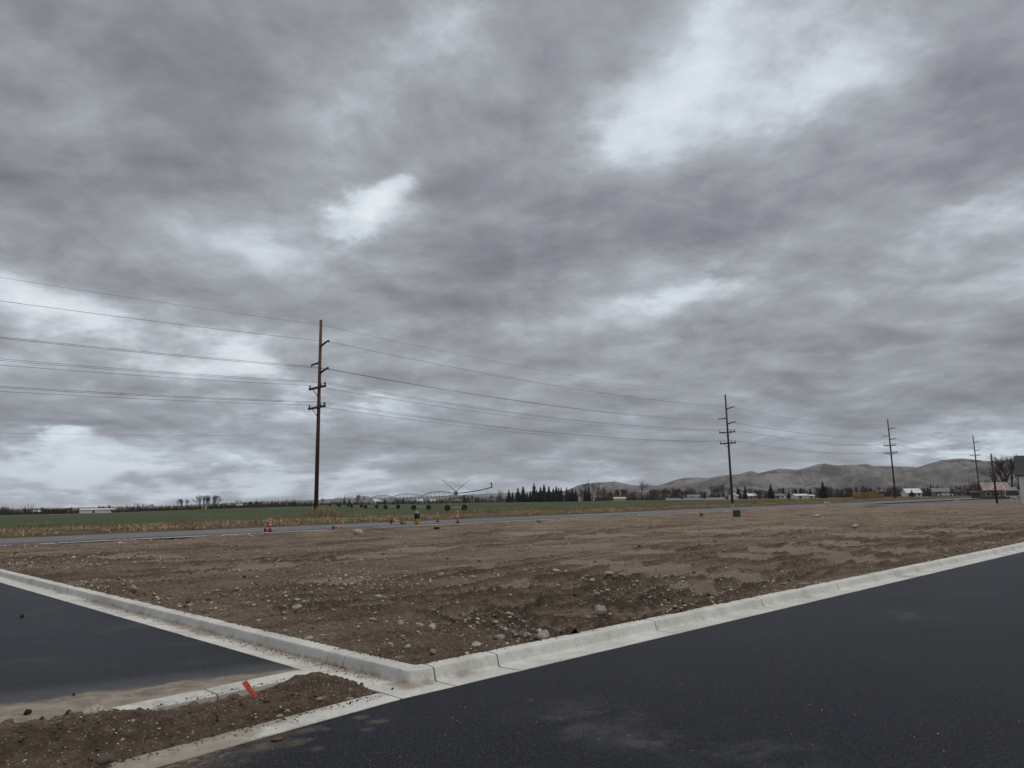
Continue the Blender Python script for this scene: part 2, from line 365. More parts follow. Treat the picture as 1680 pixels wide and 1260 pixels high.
mat('stone_grey', (0.17, 0.155, 0.135), (0.44, 0.42, 0.385), 9.0, 0.85, 0.01, 40, rand=0.22)
mat('stone_tan', (0.30, 0.215, 0.145), (0.48, 0.37, 0.27), 9.0, 0.85, 0.01, 40, rand=0.2)
mat('stone_brown', (0.11, 0.075, 0.055), (0.22, 0.155, 0.12), 9.0, 0.9, 0.01, 40, rand=0.25)
mat('clod', (0.045, 0.032, 0.023), (0.100, 0.072, 0.052), 12.0, 0.98, 0.02, 40, rand=0.3)

def hill_mat(name, cs, sc):
    m = bpy.data.materials.new(name); m.use_nodes = True
    k = NT(m.node_tree); bs = k.n['Principled BSDF']
    tc = k.new('ShaderNodeTexCoord').outputs['Object']
    a = k.noise(tc, sc, 8, 0.6, 0.3).outputs['Fac']; b = k.noise(tc, sc*5, 6, 0.65).outputs['Fac']
    f = k.m('ADD', k.m('MULTIPLY', a, 0.6), k.m('MULTIPLY', b, 0.4))
    c = k.ramp(f, [(0.42, cs[0]), (0.50, cs[1]), (0.60, cs[2])])
    k.put(bs.inputs['Base Color'], c); bs.inputs['Roughness'].default_value = 1.0
    bs.inputs['Specular IOR Level'].default_value = 0.0
    MATS[name] = m
hill_mat('hill_grass', ((0.055, 0.052, 0.060), (0.130, 0.120, 0.114), (0.235, 0.216, 0.190)), 0.0040)
hill_mat('hill_far', ((0.06, 0.06, 0.065), (0.10, 0.10, 0.10), (0.14, 0.13, 0.12)), 0.001)

# ------------------------------------------------------------------ mesh helpers
def tag(o, label=None, cat=None, group=None, kind=None):
    if label: o['label'] = label
    if cat: o['category'] = cat
    if group: o['group'] = group
    if kind: o['kind'] = kind
    return o
def obj_from(name, me, material=None, parent=None, smooth=False):
    if material is not None and not me.materials:
        me.materials.append(MATS[material])
    if smooth:
        me.polygons.foreach_set('use_smooth', np.ones(len(me.polygons), dtype=bool))
    o = bpy.data.objects.new(name, me); COL.objects.link(o)
    if parent is not None: o.parent = parent
    return o
def empty(name, loc=(0, 0, 0), rz=0.0):
    o = bpy.data.objects.new(name, None); COL.objects.link(o)
    o.empty_display_size = 0.2
    o.location = loc; o.rotation_euler = (0, 0, rz)
    return o
def children_of(o): return [c for c in bpy.data.objects if c.parent == o]
def copy_tree(o, parent=None, kids=None):
    c = o.copy(); COL.objects.link(c)
    if parent is not None: c.parent = parent
    for ch in list(o.children): copy_tree(ch, c)
    return c

class MB:
    def __init__(self): self.v = []; self.f = []
    def add(self, vs, fs):
        b = len(self.v); self.v += [tuple(x) for x in vs]; self.f += [tuple(i+b for i in f) for f in fs]
        return self
    def box(self, c, s, rz=0.0, taper=1.0):
        hx, hy, hz = s[0]/2, s[1]/2, s[2]/2; ca, sa = math.cos(rz), math.sin(rz); vs = []
        for dz in (-1, 1):
            k = taper if dz > 0 else 1.0
            for dx, dy in ((-1, -1), (1, -1), (1, 1), (-1, 1)):
                x, y = dx*hx*k, dy*hy*k
                vs.append((c[0]+x*ca-y*sa, c[1]+x*sa+y*ca, c[2]+dz*hz))
        return self.add(vs, [(3, 2, 1, 0), (4, 5, 6, 7), (0, 1, 5, 4), (1, 2, 6, 5), (2, 3, 7, 6), (3, 0, 4, 7)])
    def tube(self, pts, rad, n=6, cap=True):
        pts = [Vector(p) for p in pts]
        if not isinstance(rad, (list, tuple)): rad = [rad]*len(pts)
        b = len(self.v); up = None
        for i, p in enumerate(pts):
            t = (pts[min(i+1, len(pts)-1)] - pts[max(i-1, 0)]).normalized()
            if up is None: up = Vector((0, 0, 1)) if abs(t.z) < 0.9 else Vector((1, 0, 0))
            x = t.cross(up)
            if x.length < 1e-6: x = t.orthogonal()
            x.normalize(); y = x.cross(t); up = y
            for k in range(n):
                a = 2*math.pi*k/n
                q = p + (x*math.cos(a) + y*math.sin(a))*rad[i]; self.v.append((q.x, q.y, q.z))
        for i in range(len(pts)-1):
            for k in range(n):
                k2 = (k+1) % n
                self.f.append((b+i*n+k, b+i*n+k2, b+(i+1)*n+k2, b+(i+1)*n+k))
        if cap:
            self.f.append(tuple(b+k for k in range(n-1, -1, -1)))
            self.f.append(tuple(b+(len(pts)-1)*n+k for k in range(n)))
        return self
    def lathe(self, prof, n=14, c=(0, 0, 0)):
        b = len(self.v)
        for r, z in prof:
            for k in range(n):
                a = 2*math.pi*k/n; self.v.append((c[0]+r*math.cos(a), c[1]+r*math.sin(a), c[2]+z))
        for i in range(len(prof)-1):
            for k in range(n):
                k2 = (k+1) % n
                self.f.append((b+i*n+k, b+i*n+k2, b+(i+1)*n+k2, b+(i+1)*n+k))
        self.f.append(tuple(b+k for k in range(n-1, -1, -1)))
        self.f.append(tuple(b+(len(prof)-1)*n+k for k in range(n)))
        return self
    def mesh(self, name='m'):
        me = bpy.data.meshes.new(name); me.from_pydata(self.v, [], self.f); me.update(); return me
    def build(self, name, material, parent=None, smooth=False):
        return obj_from(name, self.mesh(name), material, parent, smooth)

def grid_mesh(name, XX, YY, ZZ):
    r, c = XX.shape
    co = np.stack([XX, YY, ZZ], -1).reshape(-1, 3).astype(np.float32)
    idx = np.arange(r*c).reshape(r, c)
    q = np.stack([idx[:-1, :-1], idx[:-1, 1:], idx[1:, 1:], idx[1:, :-1]], -1).reshape(-1, 4)
    me = bpy.data.meshes.new(name)
    me.vertices.add(r*c); me.vertices.foreach_set('co', co.ravel())
    me.loops.add(q.size); me.loops.foreach_set('vertex_index', q.ravel().astype(np.int32))
    me.polygons.add(len(q)); me.polygons.foreach_set('loop_start', np.arange(0, q.size, 4, dtype=np.int32))
    me.update(calc_edges=True); me.validate()
    return me
def tri_mesh(name, V, T):
    me = bpy.data.meshes.new(name)
    V = np.asarray(V, dtype=np.float32); T = np.asarray(T, dtype=np.int32)
    me.vertices.add(len(V)); me.vertices.foreach_set('co', V.ravel())
    me.loops.add(T.size); me.loops.foreach_set('vertex_index', T.ravel())
    me.polygons.add(len(T)); me.polygons.foreach_set('loop_start', np.arange(0, T.size, 3, dtype=np.int32))
    me.update(calc_edges=True)
    return me

# vectorised value noise
_perm = rng.random((512, 512)).astype(np.float64)
def vnoise(x, y):
    xi = np.floor(x).astype(int); yi = np.floor(y).astype(int)
    fx = x-xi; fy = y-yi; fx = fx*fx*(3-2*fx); fy = fy*fy*(3-2*fy)
    g = lambda a, b: _perm[a & 511, b & 511]
    return (g(xi, yi)*(1-fx)+g(xi+1, yi)*fx)*(1-fy) + (g(xi, yi+1)*(1-fx)+g(xi+1, yi+1)*fx)*fy
def fbm(x, y, oct=4, gain=0.5):
    s = np.zeros_like(x); a = 1.0; t = 0.0
    for o in range(oct):
        k = 2.03**o
        s += a*vnoise(x*k+o*17.3, y*k+o*9.1); t += a; a *= gain
    return s/t
def ss(a, b, x):
    t = np.clip((x-a)/(b-a), 0, 1); return t*t*(3-2*t)

# height of the wider land
def gz(x, y):
    x = np.asarray(x, float); y = np.asarray(y, float)
    n = NO[0]*x + NO[1]*y; r = np.hypot(x, y); q = x/np.maximum(np.abs(y), 1)
    z = -0.45*ss(62, 76, n)*(1-ss(220, 420, r))*(1-ss(0.22, 0.42, q))
    z = z - 1.3*ss(130, 350, r)*ss(0.30, 0.62, -q)*(y > 0)
    return z
def gzf(x, y): return float(gz(x, y))
def spot(px, d):
    a = azdir(px); x, y = a[0]*d, a[1]*d
    return (x, y, gzf(x, y))

# ================================================================== THE SETTING
# ---- wide ground, field and lawns on one polar grid
RINGS = np.concatenate([np.linspace(0, 40, 9), np.geomspace(44, 9000, 120)])
AZ = np.concatenate([np.radians(np.linspace(-50, 50, 360)), np.radians(np.linspace(52, 308, 65))])
AZ = np.append(AZ, AZ[0] + 2*math.pi)
RR, AA = np.meshgrid(RINGS, AZ, indexing='ij')
GX, GY = RR*np.sin(AA), RR*np.cos(AA)
GZ = gz(GX, GY)
g_me = grid_mesh('ground', GX, GY, GZ - 0.16)
ground = obj_from('ground', g_me, 'ground'); tag(ground, 'wide bare tan ground reaching the horizon', 'ground', kind='structure')

def px_of_az(a): return 840 + F*math.tan(a)*0.99      # good enough for layout
def sub_sheet(name, mask, dz, material):
    r, c = GX.shape
    idx = np.arange(r*c).reshape(r, c)
    q = np.stack([idx[:-1, :-1], idx[:-1, 1:], idx[1:, 1:], idx[1:, :-1]], -1)
    mm = mask[:-1, :-1] & mask[1:, 1:] & mask[:-1, 1:] & mask[1:, :-1]
    q = q[mm]; used, inv = np.unique(q, return_inverse=True); q = inv.reshape(q.shape)
    co = np.stack([GX, GY, GZ+dz], -1).reshape(-1, 3)[used]
    me = bpy.data.meshes.new(name)
    me.vertices.add(len(co)); me.vertices.foreach_set('co', co.astype(np.float32).ravel())
    me.loops.add(q.size); me.loops.foreach_set('vertex_index', q.ravel().astype(np.int32))
    me.polygons.add(len(q)); me.polygons.foreach_set('loop_start', np.arange(0, q.size, 4, dtype=np.int32))
    me.update(calc_edges=True)
    return obj_from(name, me, material)
GN = NO[0]*GX + NO[1]*GY
PXG = 840 + F*np.tan(np.clip(AA, -1.2, 1.2))*0.987
FE_px = np.array([-600, 0, 200, 400, 520, 640, 800, 950, 1100, 1300, 1420, 1500, 1600])
FE_d = np.array([385, 385, 390, 400, 450, 510, 500, 430, 385, 330, 300, 200, 120])
RMAX = np.interp(PXG, FE_px, FE_d)
front = (AA < 1.0) & (AA > -1.0)
field = sub_sheet('field', front & (GN > 60) & (RR < RMAX) & (PXG < 1290), -0.04, 'field')
tag(field, 'green crop field beyond the road', 'field', kind='structure')
lawn = sub_sheet('lawn', front & (GN > 52) & (RR < 330) & (PXG >= 1270), -0.04, 'lawn')
tag(lawn, 'patchy olive lawn beyond the road on the right', 'lawn', kind='structure')

# ---- old road, its dark new strip and the verge behind it
def strip_sheet(name, s0, s1, n0, n1, z, material, ns=60, nn=4, U=UO, N=NO):
    s = np.linspace(s0, s1, ns); n = np.linspace(n0, n1, nn)
    SS, NN = np.meshgrid(s, n, indexing='ij')
    return obj_from(name, grid_mesh(name, SS*U[0]+NN*N[0], SS*U[1]+NN*N[1], np.full_like(SS, z)), material)
o = strip_sheet('old_road', -60, 420, 39.0, 49.2, -0.02, 'asphalt_old'); tag(o, 'grey weathered road running past the dirt lot', 'road', kind='structure')
o = strip_sheet('new_asphalt_strip', -60, 103, 39.0, 42.3, -0.012, 'asphalt_patch'); tag(o, 'dark fresh asphalt strip along the near side of the old road', 'road', kind='structure')
o = strip_sheet('concrete_ribbon', -60, 103, 38.55, 39.0, 0.03, 'concrete', 120, 2); tag(o, 'thin pale concrete ribbon between the dirt lot and the road', 'pavement', kind='structure')
o = strip_sheet('cross_street', -30, 39.0, -118, -104, -0.015, 'asphalt_old', 40, 4, NO, (-UO[0], -UO[1])); tag(o, 'pale grey cross street at the far end of the dirt lot', 'road', kind='structure')
vs_ = np.linspace(-60, 300, 700); vn_ = np.linspace(49.2, 68.5, 40)
VS, VN = np.meshgrid(vs_, vn_, indexing='ij')
VX, VY = VS*UO[0]+VN*NO[0], VS*UO[1]+VN*NO[1]
def verge_z(x, y, s, n):
    z = gz(x, y)
    prof = 0.10*ss(49.2, 51.5, n) + 0.16*np.exp(-((n-54.5)/3.0)**2) - 0.10*np.exp(-((n-59.5)/2.0)**2) + 0.22*np.exp(-((n-64.0)/2.2)**2)
    prof = prof*(1-ss(67, 68.5, n)) - 0.03
    return z + prof + 0.10*(fbm(s*0.5, n*0.5, 4)-0.5)*ss(49.2, 51, n)*(1-ss(67, 68.5, n))
verge = obj_from('grass_verge', grid_mesh('verge', VX, VY, verge_z(VX, VY, VS, VN)), 'verge', smooth=True)
tag(verge, 'brown grassy verge between the old road and the field', 'verge', kind='structure')

# ---- main road and side street
def flat_quad(name, pts, z, material):
    me = bpy.data.meshes.new(name); me.from_pydata([(x, y, z) for x, y in pts], [], [tuple(range(len(pts)))]); me.update()
    return obj_from(name, me, material)
def P2(nr, nl):
    d = NR[0]*NL[1] - NR[1]*NL[0]
    return ((nr*NL[1]-NR[1]*nl)/d, (NR[0]*nl-NL[0]*nr)/d)
R0, L0, KW = 5.35, 3.93, 0.56
def fr(a, n): return (UR[0]*a+NR[0]*n, UR[1]*a+NR[1]*n)
o = flat_quad('main_road', [fr(-40, -9), fr(120, -9), fr(120, R0+0.004), P2(R0+0.004, L0-0.006), (P2(R0+0.004, L0-0.006)[0]-UR[0]*9-NR[0]*0.97, P2(R0+0.004, L0-0.006)[1]-UR[1]*9-NR[1]*0.97), fr(-40, 1.0)], 0.0, 'asphalt_main')
tag(o, 'fresh black asphalt road in the foreground', 'road', kind='structure')
def fl(b, n): return (UL[0]*b+NL[0]*n, UL[1]*b+NL[1]*n)
c0 = P2(6.966, L0+0.004); b_s = dot2(UL, c0)
p1 = fl(40, L0+0.004); p2 = fl(40, -6.0)
n_ = dot2(NR, c0); q2 = (c0[0]-UR[0]*10-NR[0]*0.69, c0[1]-UR[1]*10-NR[1]*0.69)
o = flat_quad('side_street', [c0, p1, p2, q2], 0.0, 'asphalt_side')
tag(o, 'fresh black asphalt side street with soil tracked over its mouth', 'road', kind='structure')

# ---- kerbs with gutter pans, poured in sections
PROF = [(0, -0.12), (0, 0.006), (0.10, 0.000), (0.22, -0.006), (0.315, -0.010), (0.336, -0.006), (0.348, 0.006), (0.355, 0.026),
        (0.364, 0.060), (0.372, 0.088), (0.379, 0.101), (0.392, 0.1075), (0.50, 0.110), (0.552, 0.107), (0.56, 0.098), (0.56, -0.12)]
SOIL = [0, 0.10, 0.30, 0.60, 0.95, 1.0, 0.7, 0.35, 0.2, 0.12, 0.08, 0.10, 0.2, 0.45, 0.6, 0]
CR = P2(R0+KW, L0+KW)
def st_right(a): return lambda wd: (CR[0]+UR[0]*a+NR[0]*(wd-KW), CR[1]+UR[1]*a+NR[1]*(wd-KW))
def st_left(b): return lambda wd: (CR[0]+UL[0]*b+NL[0]*(wd-KW), CR[1]+UL[1]*b+NL[1]*(wd-KW))
def a_cut(wd): return 0.06 + 0.05*wd
def st_cut(e): return lambda wd: (CR[0]+UR[0]*(a_cut(wd)+e)+NR[0]*(wd-KW), CR[1]+UR[1]*(a_cut(wd)+e)+NR[1]*(wd-KW))
def st_mitre(): return lambda wd: P2(R0+wd, L0+wd)
def lerp_st(A, B, t): return lambda wd: (A(wd)[0]*(1-t)+B(wd)[0]*t, A(wd)[1]*(1-t)+B(wd)[1]*t)
def kerb_section(stations, parent, soilk=1.0, flip=False, name='kerb_section', prof=PROF, soil=SOIL):
    V, Fc, So = [], [], []; n = len(prof)
    for i, st in enumerate(stations):
        for (wd, z), so_ in zip(prof, soil):
            x, y = st(wd)
            if z > -0.05:
                k = mnoise.noise(Vector((x*1.3, y*1.3, wd*3)))
                z = z + 0.0022*k + 0.0012*mnoise.noise(Vector((x*9, y*9, 4)))
                if i in (0, len(stations)-1): z -= 0.005
            V.append((x, y, z)); So.append(min(1.0, so_*(soilk if not callable(soilk) else soilk(x, y))))
    for i in range(len(stations)-1):
        for j in range(n-1):
            q = (i*n+j, (i+1)*n+j, (i+1)*n+j+1, i*n+j+1)
            Fc.append(q if not flip else q[::-1])
    e0 = tuple(range(n)); e1 = tuple((len(stations)-1)*n+j for j in range(n))
    Fc.append(e0 if not flip else e0[::-1]); Fc.append(e1[::-1] if not flip else e1)
    me = bpy.data.meshes.new(name); me.from_pydata(V, [], Fc); me.update()
    at = me.attributes.new('soil', 'FLOAT', 'POINT'); at.data.foreach_set('value', So)
    o = obj_from(name, me, 'concrete', parent, smooth=True)
    me.set_sharp_from_angle(angle=math.radians(24))
    return o
def steps(A, B, length):
    k = max(2, int(length/0.12)+1)
    return [lerp_st(A, B, i/(k-1)) for i in range(k)]
kr = empty('kerb', (0, 0, 0)); tag(kr, 'pale concrete kerb and gutter along the main road, right of the corner', 'kerb', kind='structure')
kl = empty('kerb', (0, 0, 0)); tag(kl, 'pale concrete kerb and gutter along the side street, left of the corner', 'kerb', kind='structure')
G = 0.009
kerb_section(steps(st_cut(G), st_right(0.87-G), 0.8), kr, 0.55)
a = 0.87
for i in range(16):
    kerb_section(steps(st_right(a+G), st_right(a+2.65-G), 2.65), kr, 0.30 + 0.25*random.random()); a += 2.65
def st_rnd(q):
    def f(wd):
        g = min(max((wd-0.30)/0.06, 0.0), 1.0); M_ = st_mitre()(wd)
        S1 = lerp_st(st_left(0.60), st_mitre(), 1-0.10*g)(wd); S3 = lerp_st(st_mitre(), st_cut(-G), 0.85*g)(wd)
        return tuple(S1[i]*(1-q)**2 + 2*q*(1-q)*M_[i] + q*q*S3[i] for i in (0, 1))
    return f
corner_st = steps(st_left(0.92-G), st_left(0.60), 0.4) + [lerp_st(st_left(0.60), st_mitre(), t) for t in (0.33, 0.66, 0.8)] + [st_rnd(q) for q in (0, 0.3, 0.5, 0.7, 1)] + [st_cut(-G)]
kerb_section(corner_st, kl, 0.9)
kerb_section(steps(st_left(1.22-G), st_left(0.92+G), 0.25), kl, 1.0)
b = 1.22; L_ = 2.70
for i in range(13):
    kerb_section(steps(st_left(b+L_-G), st_left(b+G), L_), kl, 1.0 if i < 3 else 0.5); b += L_; L_ = 2.65

# concrete ribbons either side of the unpaved slot
def rib_prof(n0, n1, zt): return [(n0, -0.15), (n0, zt-0.008), (n0+0.01, zt), ((n0+n1)/2, zt+0.001), (n1-0.01, zt), (n1, zt-0.008), (n1, -0.15)]
def st_rib(d, bend):
    def f(nr):
        x, y = P2(nr, L0-0.006); return (x-UR[0]*d-NR[0]*bend*d, y-UR[1]*d-NR[1]*bend*d)
    return f
ru = empty('concrete_ribbon', (0, 0, 0)); tag(ru, 'narrow concrete ribbon across the mouth of the side street', 'pavement', kind='structure')
rl = empty('concrete_ribbon', (0, 0, 0)); tag(rl, 'narrow soil-stained concrete ribbon along the main road edge', 'pavement', kind='structure')
for d0, d1 in ((0.0, 0.97), (0.985, 3.6), (3.615, 6.2)):
    kerb_section(steps(st_rib(d0, 0.069), st_rib(d1, 0.069), d1-d0), ru, 0.45, True, 'ribbon_section', rib_prof(6.68, 6.966, 0.014), [0.3, 0.5, 0.6, 0.6, 0.9, 1, 1])
for d0, d1 in ((0.012, 2.60), (2.612, 5.3)):
    kerb_section(steps(st_rib(d0, 0.108), st_rib(d1, 0.108), d1-d0), rl, (lambda x, y: 0.5+1.8*float(ss(3.3, 1.6, dot2(UR, (x, y))))), True, 'ribbon_section', rib_prof(5.354, 5.65, 0.012), [1, 0.6, 0.4, 0.5, 0.9, 1, 1])

# ---- the dirt lot
AMAX = 98.0
LC = P2(R0+0.505, L0+0.51)
def lot_pt(a, b): return LC[0]+UR[0]*a+UL[0]*b, LC[1]+UR[1]*a+UL[1]*b
TRACKS = []
for pts in (((560, 985), (900, 940), (1350, 880)), ((860, 1010), (1150, 950), (1500, 880)), ((1000, 1000), (1200, 940), (1600, 860)),
            ((300, 930), (700, 900), (1100, 860)), ((700, 960), (1000, 915), (1300, 870)), ((1130, 980), (1400, 905), (1680, 870)),
            ((100, 915), (500, 890), (900, 868)), ((940, 960), (1180, 925), (1560, 875)), ((1300, 935), (1480, 895), (1700, 868))):
    A, B, C_ = [np.array(gp(*p, 0.14)) for p in pts]
    t = np.linspace(0, 1, 46)[:, None]
    c = (1-t)**2*A + 2*t*(1-t)*(2*B-(A+C_)/2) + t*t*C_
    tg = np.gradient(c, axis=0); tg /= np.linalg.norm(tg, axis=1)[:, None]
    nn = np.stack([-tg[:, 1], tg[:, 0]], 1)
    TRACKS.append(c+nn*0.9); TRACKS.append(c-nn*0.9)
RUT_SHADE = [None]
def track_fields(x, y):
    dz = np.zeros_like(x); pk = np.zeros_like(x); RUT_SHADE[0] = np.zeros_like(x)
    for ti, c in enumerate(TRACKS):
        lo = c.min(0)-1.0; hi = c.max(0)+1.0
        m = (x > lo[0]) & (x < hi[0]) & (y > lo[1]) & (y < hi[1])
        if not m.any(): continue
        X_, Y_ = x[m], y[m]; best = np.full(X_.shape, 9.0); al = np.zeros_like(X_); sd = np.zeros_like(X_); acc = 0.0
        for i in range(len(c)-1):
            s = c[i+1]-c[i]; L = np.hypot(*s); u = s/L
            rx, ry = X_-c[i, 0], Y_-c[i, 1]
            l = np.clip(rx*u[0]+ry*u[1], 0, L); ex, ey = rx-l*u[0], ry-l*u[1]
            d = np.hypot(ex, ey); k = d < best
            best[k] = d[k]; al[k] = (acc+l)[k]; sd[k] = (u[0]*ey-u[1]*ex)[k]; acc += L
        vis = ss(0.36, 0.54, fbm(al*0.30+ti*7.7, al*0.0+ti*3.1, 3))
        wob = 0.05*(fbm(al*1.5, sd*0+ti, 2)-0.5)
        e = np.abs(sd+wob)
        inn = 1-ss(0.22, 0.30, np.where(best > 0.6, 9, e))
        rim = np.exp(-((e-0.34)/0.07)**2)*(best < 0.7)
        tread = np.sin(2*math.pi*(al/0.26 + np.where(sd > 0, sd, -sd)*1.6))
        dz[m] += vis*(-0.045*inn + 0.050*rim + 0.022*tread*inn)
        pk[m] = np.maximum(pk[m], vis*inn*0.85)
        RUT_SHADE[0][m] = np.maximum(RUT_SHADE[0][m], vis*np.maximum(rim, inn*np.clip(-tread, 0, 1)*0.8))  # rims and tread hollows of churned soil that receive painted shade
    return dz, pk
PATCH = []; PF = [None]
for (px, py, rx, ry) in ((1085, 938, 75, 9), (1195, 948, 60, 6), (1140, 968, 50, 6), (1350, 893, 45, 5), (1300, 905, 70, 5), (1230, 915, 50, 5), (1050, 905, 60, 4), (940, 898, 70, 4),
                         (760, 932, 60, 5), (430, 932, 60, 4), (320, 936, 45, 3), (700, 902, 80, 4), (1000, 880, 70, 3), (1440, 880, 60, 4), (1180, 872, 80, 3), (600, 915, 70, 4), (860, 960, 55, 5),
                         (1480, 905, 35, 4), (1400, 917, 50, 5), (980, 925, 55, 4), (560, 955, 60, 5), (230, 915, 60, 3), (1560, 872, 60, 3), (880, 875, 60, 3), (1290, 868, 70, 3)):
    x0, y0 = gp(px, py, 0.11); d_ = math.hypot(x0, y0)
    PATCH.append((x0, y0, rx*d_/F, ry*d_*d_/(F*1.5)))
def patch_field(x, y):
    p = np.zeros_like(x); e = fbm(x*2.2+5, y*2.2, 4)-0.5
    for (x0, y0, rx, ry) in PATCH:
        c_, s_ = math.cos(0.30), math.sin(0.30); dx, dy = x-x0, y-y0
        u, v = (dx*c_+dy*s_)/rx, (-dx*s_+dy*c_)/ry
        p = np.maximum(p, 1-ss(0.55, 1.05, u*u+v*v+e*1.9))
    return p
def lot_h(a, b, want_pack=False):
    x, y = lot_pt(a, b)
    z = 0.095 - 0.115*ss(15, 31, b)
    e = np.minimum(a, b)
    z = z + 0.045*ss(0.0, 1.2, e)*(1-ss(10, 24, b)) - 0.012*(1-ss(0.0, 0.12, e))
    smooth = ss(0.46, 0.62, fbm(x*0.16+5, y*0.16, 3))*ss(3.5, 8, a)*ss(1.0, 3.0, b)
    pf = patch_field(x, y); smooth = np.maximum(smooth, pf)
    rough = (1-0.6*smooth)*(1+0.15*ss(8, 25, np.hypot(x, y)))
    z = z + 0.13*(fbm(x*0.23, y*0.23, 3)-0.5)*ss(0, 2.5, e)
    z = z + rough*(0.10*(fbm(x*0.95, y*0.95, 3)-0.5)*ss(0, 0.6, e) + 0.075*(fbm(x*3.1, y*3.1, 3)-0.5)*(0.35+0.65*ss(0, 0.4, e)) + 0.065*(fbm(x*10.0, y*10.0, 3)-0.5) + 0.03*(fbm(x*27.0, y*27.0, 2)-0.5))
    cl = fbm(x*7.0+31, y*7.0, 2); z = z + rough*0.11*np.maximum(cl-0.66, 0)
    # long blade ridges left by the grader, across the right half
    rr = fbm((x*UO[0]+y*UO[1])*0.09, (x*NO[0]+y*NO[1])*0.75, 4)
    z = z + 0.11*(rr-0.5)*ss(2, 8, a)*ss(1.5, 5, b)
    # windrow of spoil and stones beside the old road
    ed = 33.6 + 0.064*a - b
    z = z + (0.10*np.exp(-((ed-4.2)/0.9)**2) + 0.05*np.exp(-((ed-1.2)/0.6)**2))*ss(0.35, 0.65, fbm(a*0.25, b*0.0+3, 3))*1.3
    dz, pk = track_fields(x, y)
    z = z + dz
    RUT_SHADE[0] = RUT_SHADE[0]*(1-pf); PF[0] = pf
    if want_pack: return x, y, z, np.clip(np.maximum(pk, np.maximum(smooth*0.95, 0.28*ss(4, 9, a)*ss(1.5, 4, b))), 0, 1)
    return x, y, z
NA, NB = 760, 560
ta = np.linspace(0, 1, NA); tb = np.linspace(0, 1, NB)
aa = AMAX*(np.exp(4.6*ta)-1)/(math.exp(4.6)-1); bb_ = (np.exp(3.2*tb)-1)/(math.exp(3.2)-1)
A2, B2 = np.meshgrid(aa, bb_, indexing='ij'); B2 = B2*(33.7+0.064*A2)
LX, LY, LZ, LP = lot_h(A2, B2, True)
lot_me = grid_mesh('dirt_lot', LX, LY, LZ)
at = lot_me.attributes.new('dry_patch', 'FLOAT', 'POINT'); at.data.foreach_set('value', PF[0].ravel().astype(np.float32))
at = lot_me.attributes.new('loose', 'FLOAT', 'POINT'); at.data.foreach_set('value', RUT_SHADE[0].ravel().astype(np.float32))  # churned soil mask, carrying the ruts' painted shade
at = lot_me.attributes.new('packed', 'FLOAT', 'POINT'); at.data.foreach_set('value', LP.ravel().astype(np.float32))
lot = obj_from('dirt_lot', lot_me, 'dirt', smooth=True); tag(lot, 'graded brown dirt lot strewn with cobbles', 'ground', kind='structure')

# ---- soil in the slot between the two ribbons
SC = P2(0, L0-0.006)
def slot_pt(d, n):
    s = [P2(1.0, L0-0.006), P2(0.0, L0-0.006)]
    bx, by = s[1]; vx, vy = s[0][0]-bx, s[0][1]-by
    return bx+vx*n-UR[0]*d-NR[0]*0.09*d, by+vy*n-UR[1]*d-NR[1]*0.09*d
def slot_h(d, n):
    x, y = slot_pt(d, n)
    z = -0.052 + 0.035*ss(6.66, 6.15, n)
    z = z + 0.145*np.exp(-((d-0.34)/0.36)**2-((n-6.28)/0.27)**2)
    z = z + 0.030*np.exp(-((d-1.2)/0.6)**2-((n-6.05)/0.22)**2)
    z = z + 0.030*ss(5.55, 5.75, n)*ss(0.5, 1.6, d)
    up = 6.62 + 0.30*np.clip(d-1.55, 0, 4)
    z = z + (0.105*ss(1.25, 1.95, d))*(1-ss(up-0.05, up+0.18, n))*ss(5.55, 6.2, n)
    z = z + 0.05*ss(2.4, 3.6, d)*ss(5.2, 5.6, n)*(1-ss(up, up+0.3, n))
    z = z - 0.10*ss(5.62, 5.40, n)*(1-0.8*ss(2.2, 3.4, d)) - 0.10*ss(up+0.1, up+0.5, n)
    z = z - 0.05*(1-ss(-0.12, 0.02, d))
    z = z + 0.075*(fbm(x*5, y*5, 3)-0.5) + 0.070*(fbm(x*17, y*17, 3)-0.5) + 0.05*np.maximum(fbm(x*13+7, y*13, 2)-0.6, 0)
    return x, y, z
sd_ = np.linspace(-0.22, 7.5, 420); sn_ = np.linspace(5.25, 8.6, 230)
SD, SN = np.meshgrid(sd_, sn_, indexing='ij'); SX, SY, SZ = slot_h(SD, SN)
slot = obj_from('soil_slot', grid_mesh('soil_slot', SX, SY, SZ), 'dirt', smooth=True)
tag(slot, 'heap of loose brown soil in the unpaved slot between concrete ribbons', 'ground', kind='structure')

def lot_inv(x, y):
    dx, dy = x-LC[0], y-LC[1]; det = UR[0]*UL[1]-UL[0]*UR[1]
    return (dx*UL[1]-UL[0]*dy)/det, (UR[0]*dy-dx*UR[1])/det
def lot_z(x, y):
    a, b = lot_inv(x, y)
    return float(lot_h(np.array([a]), np.array([b]))[2][0])
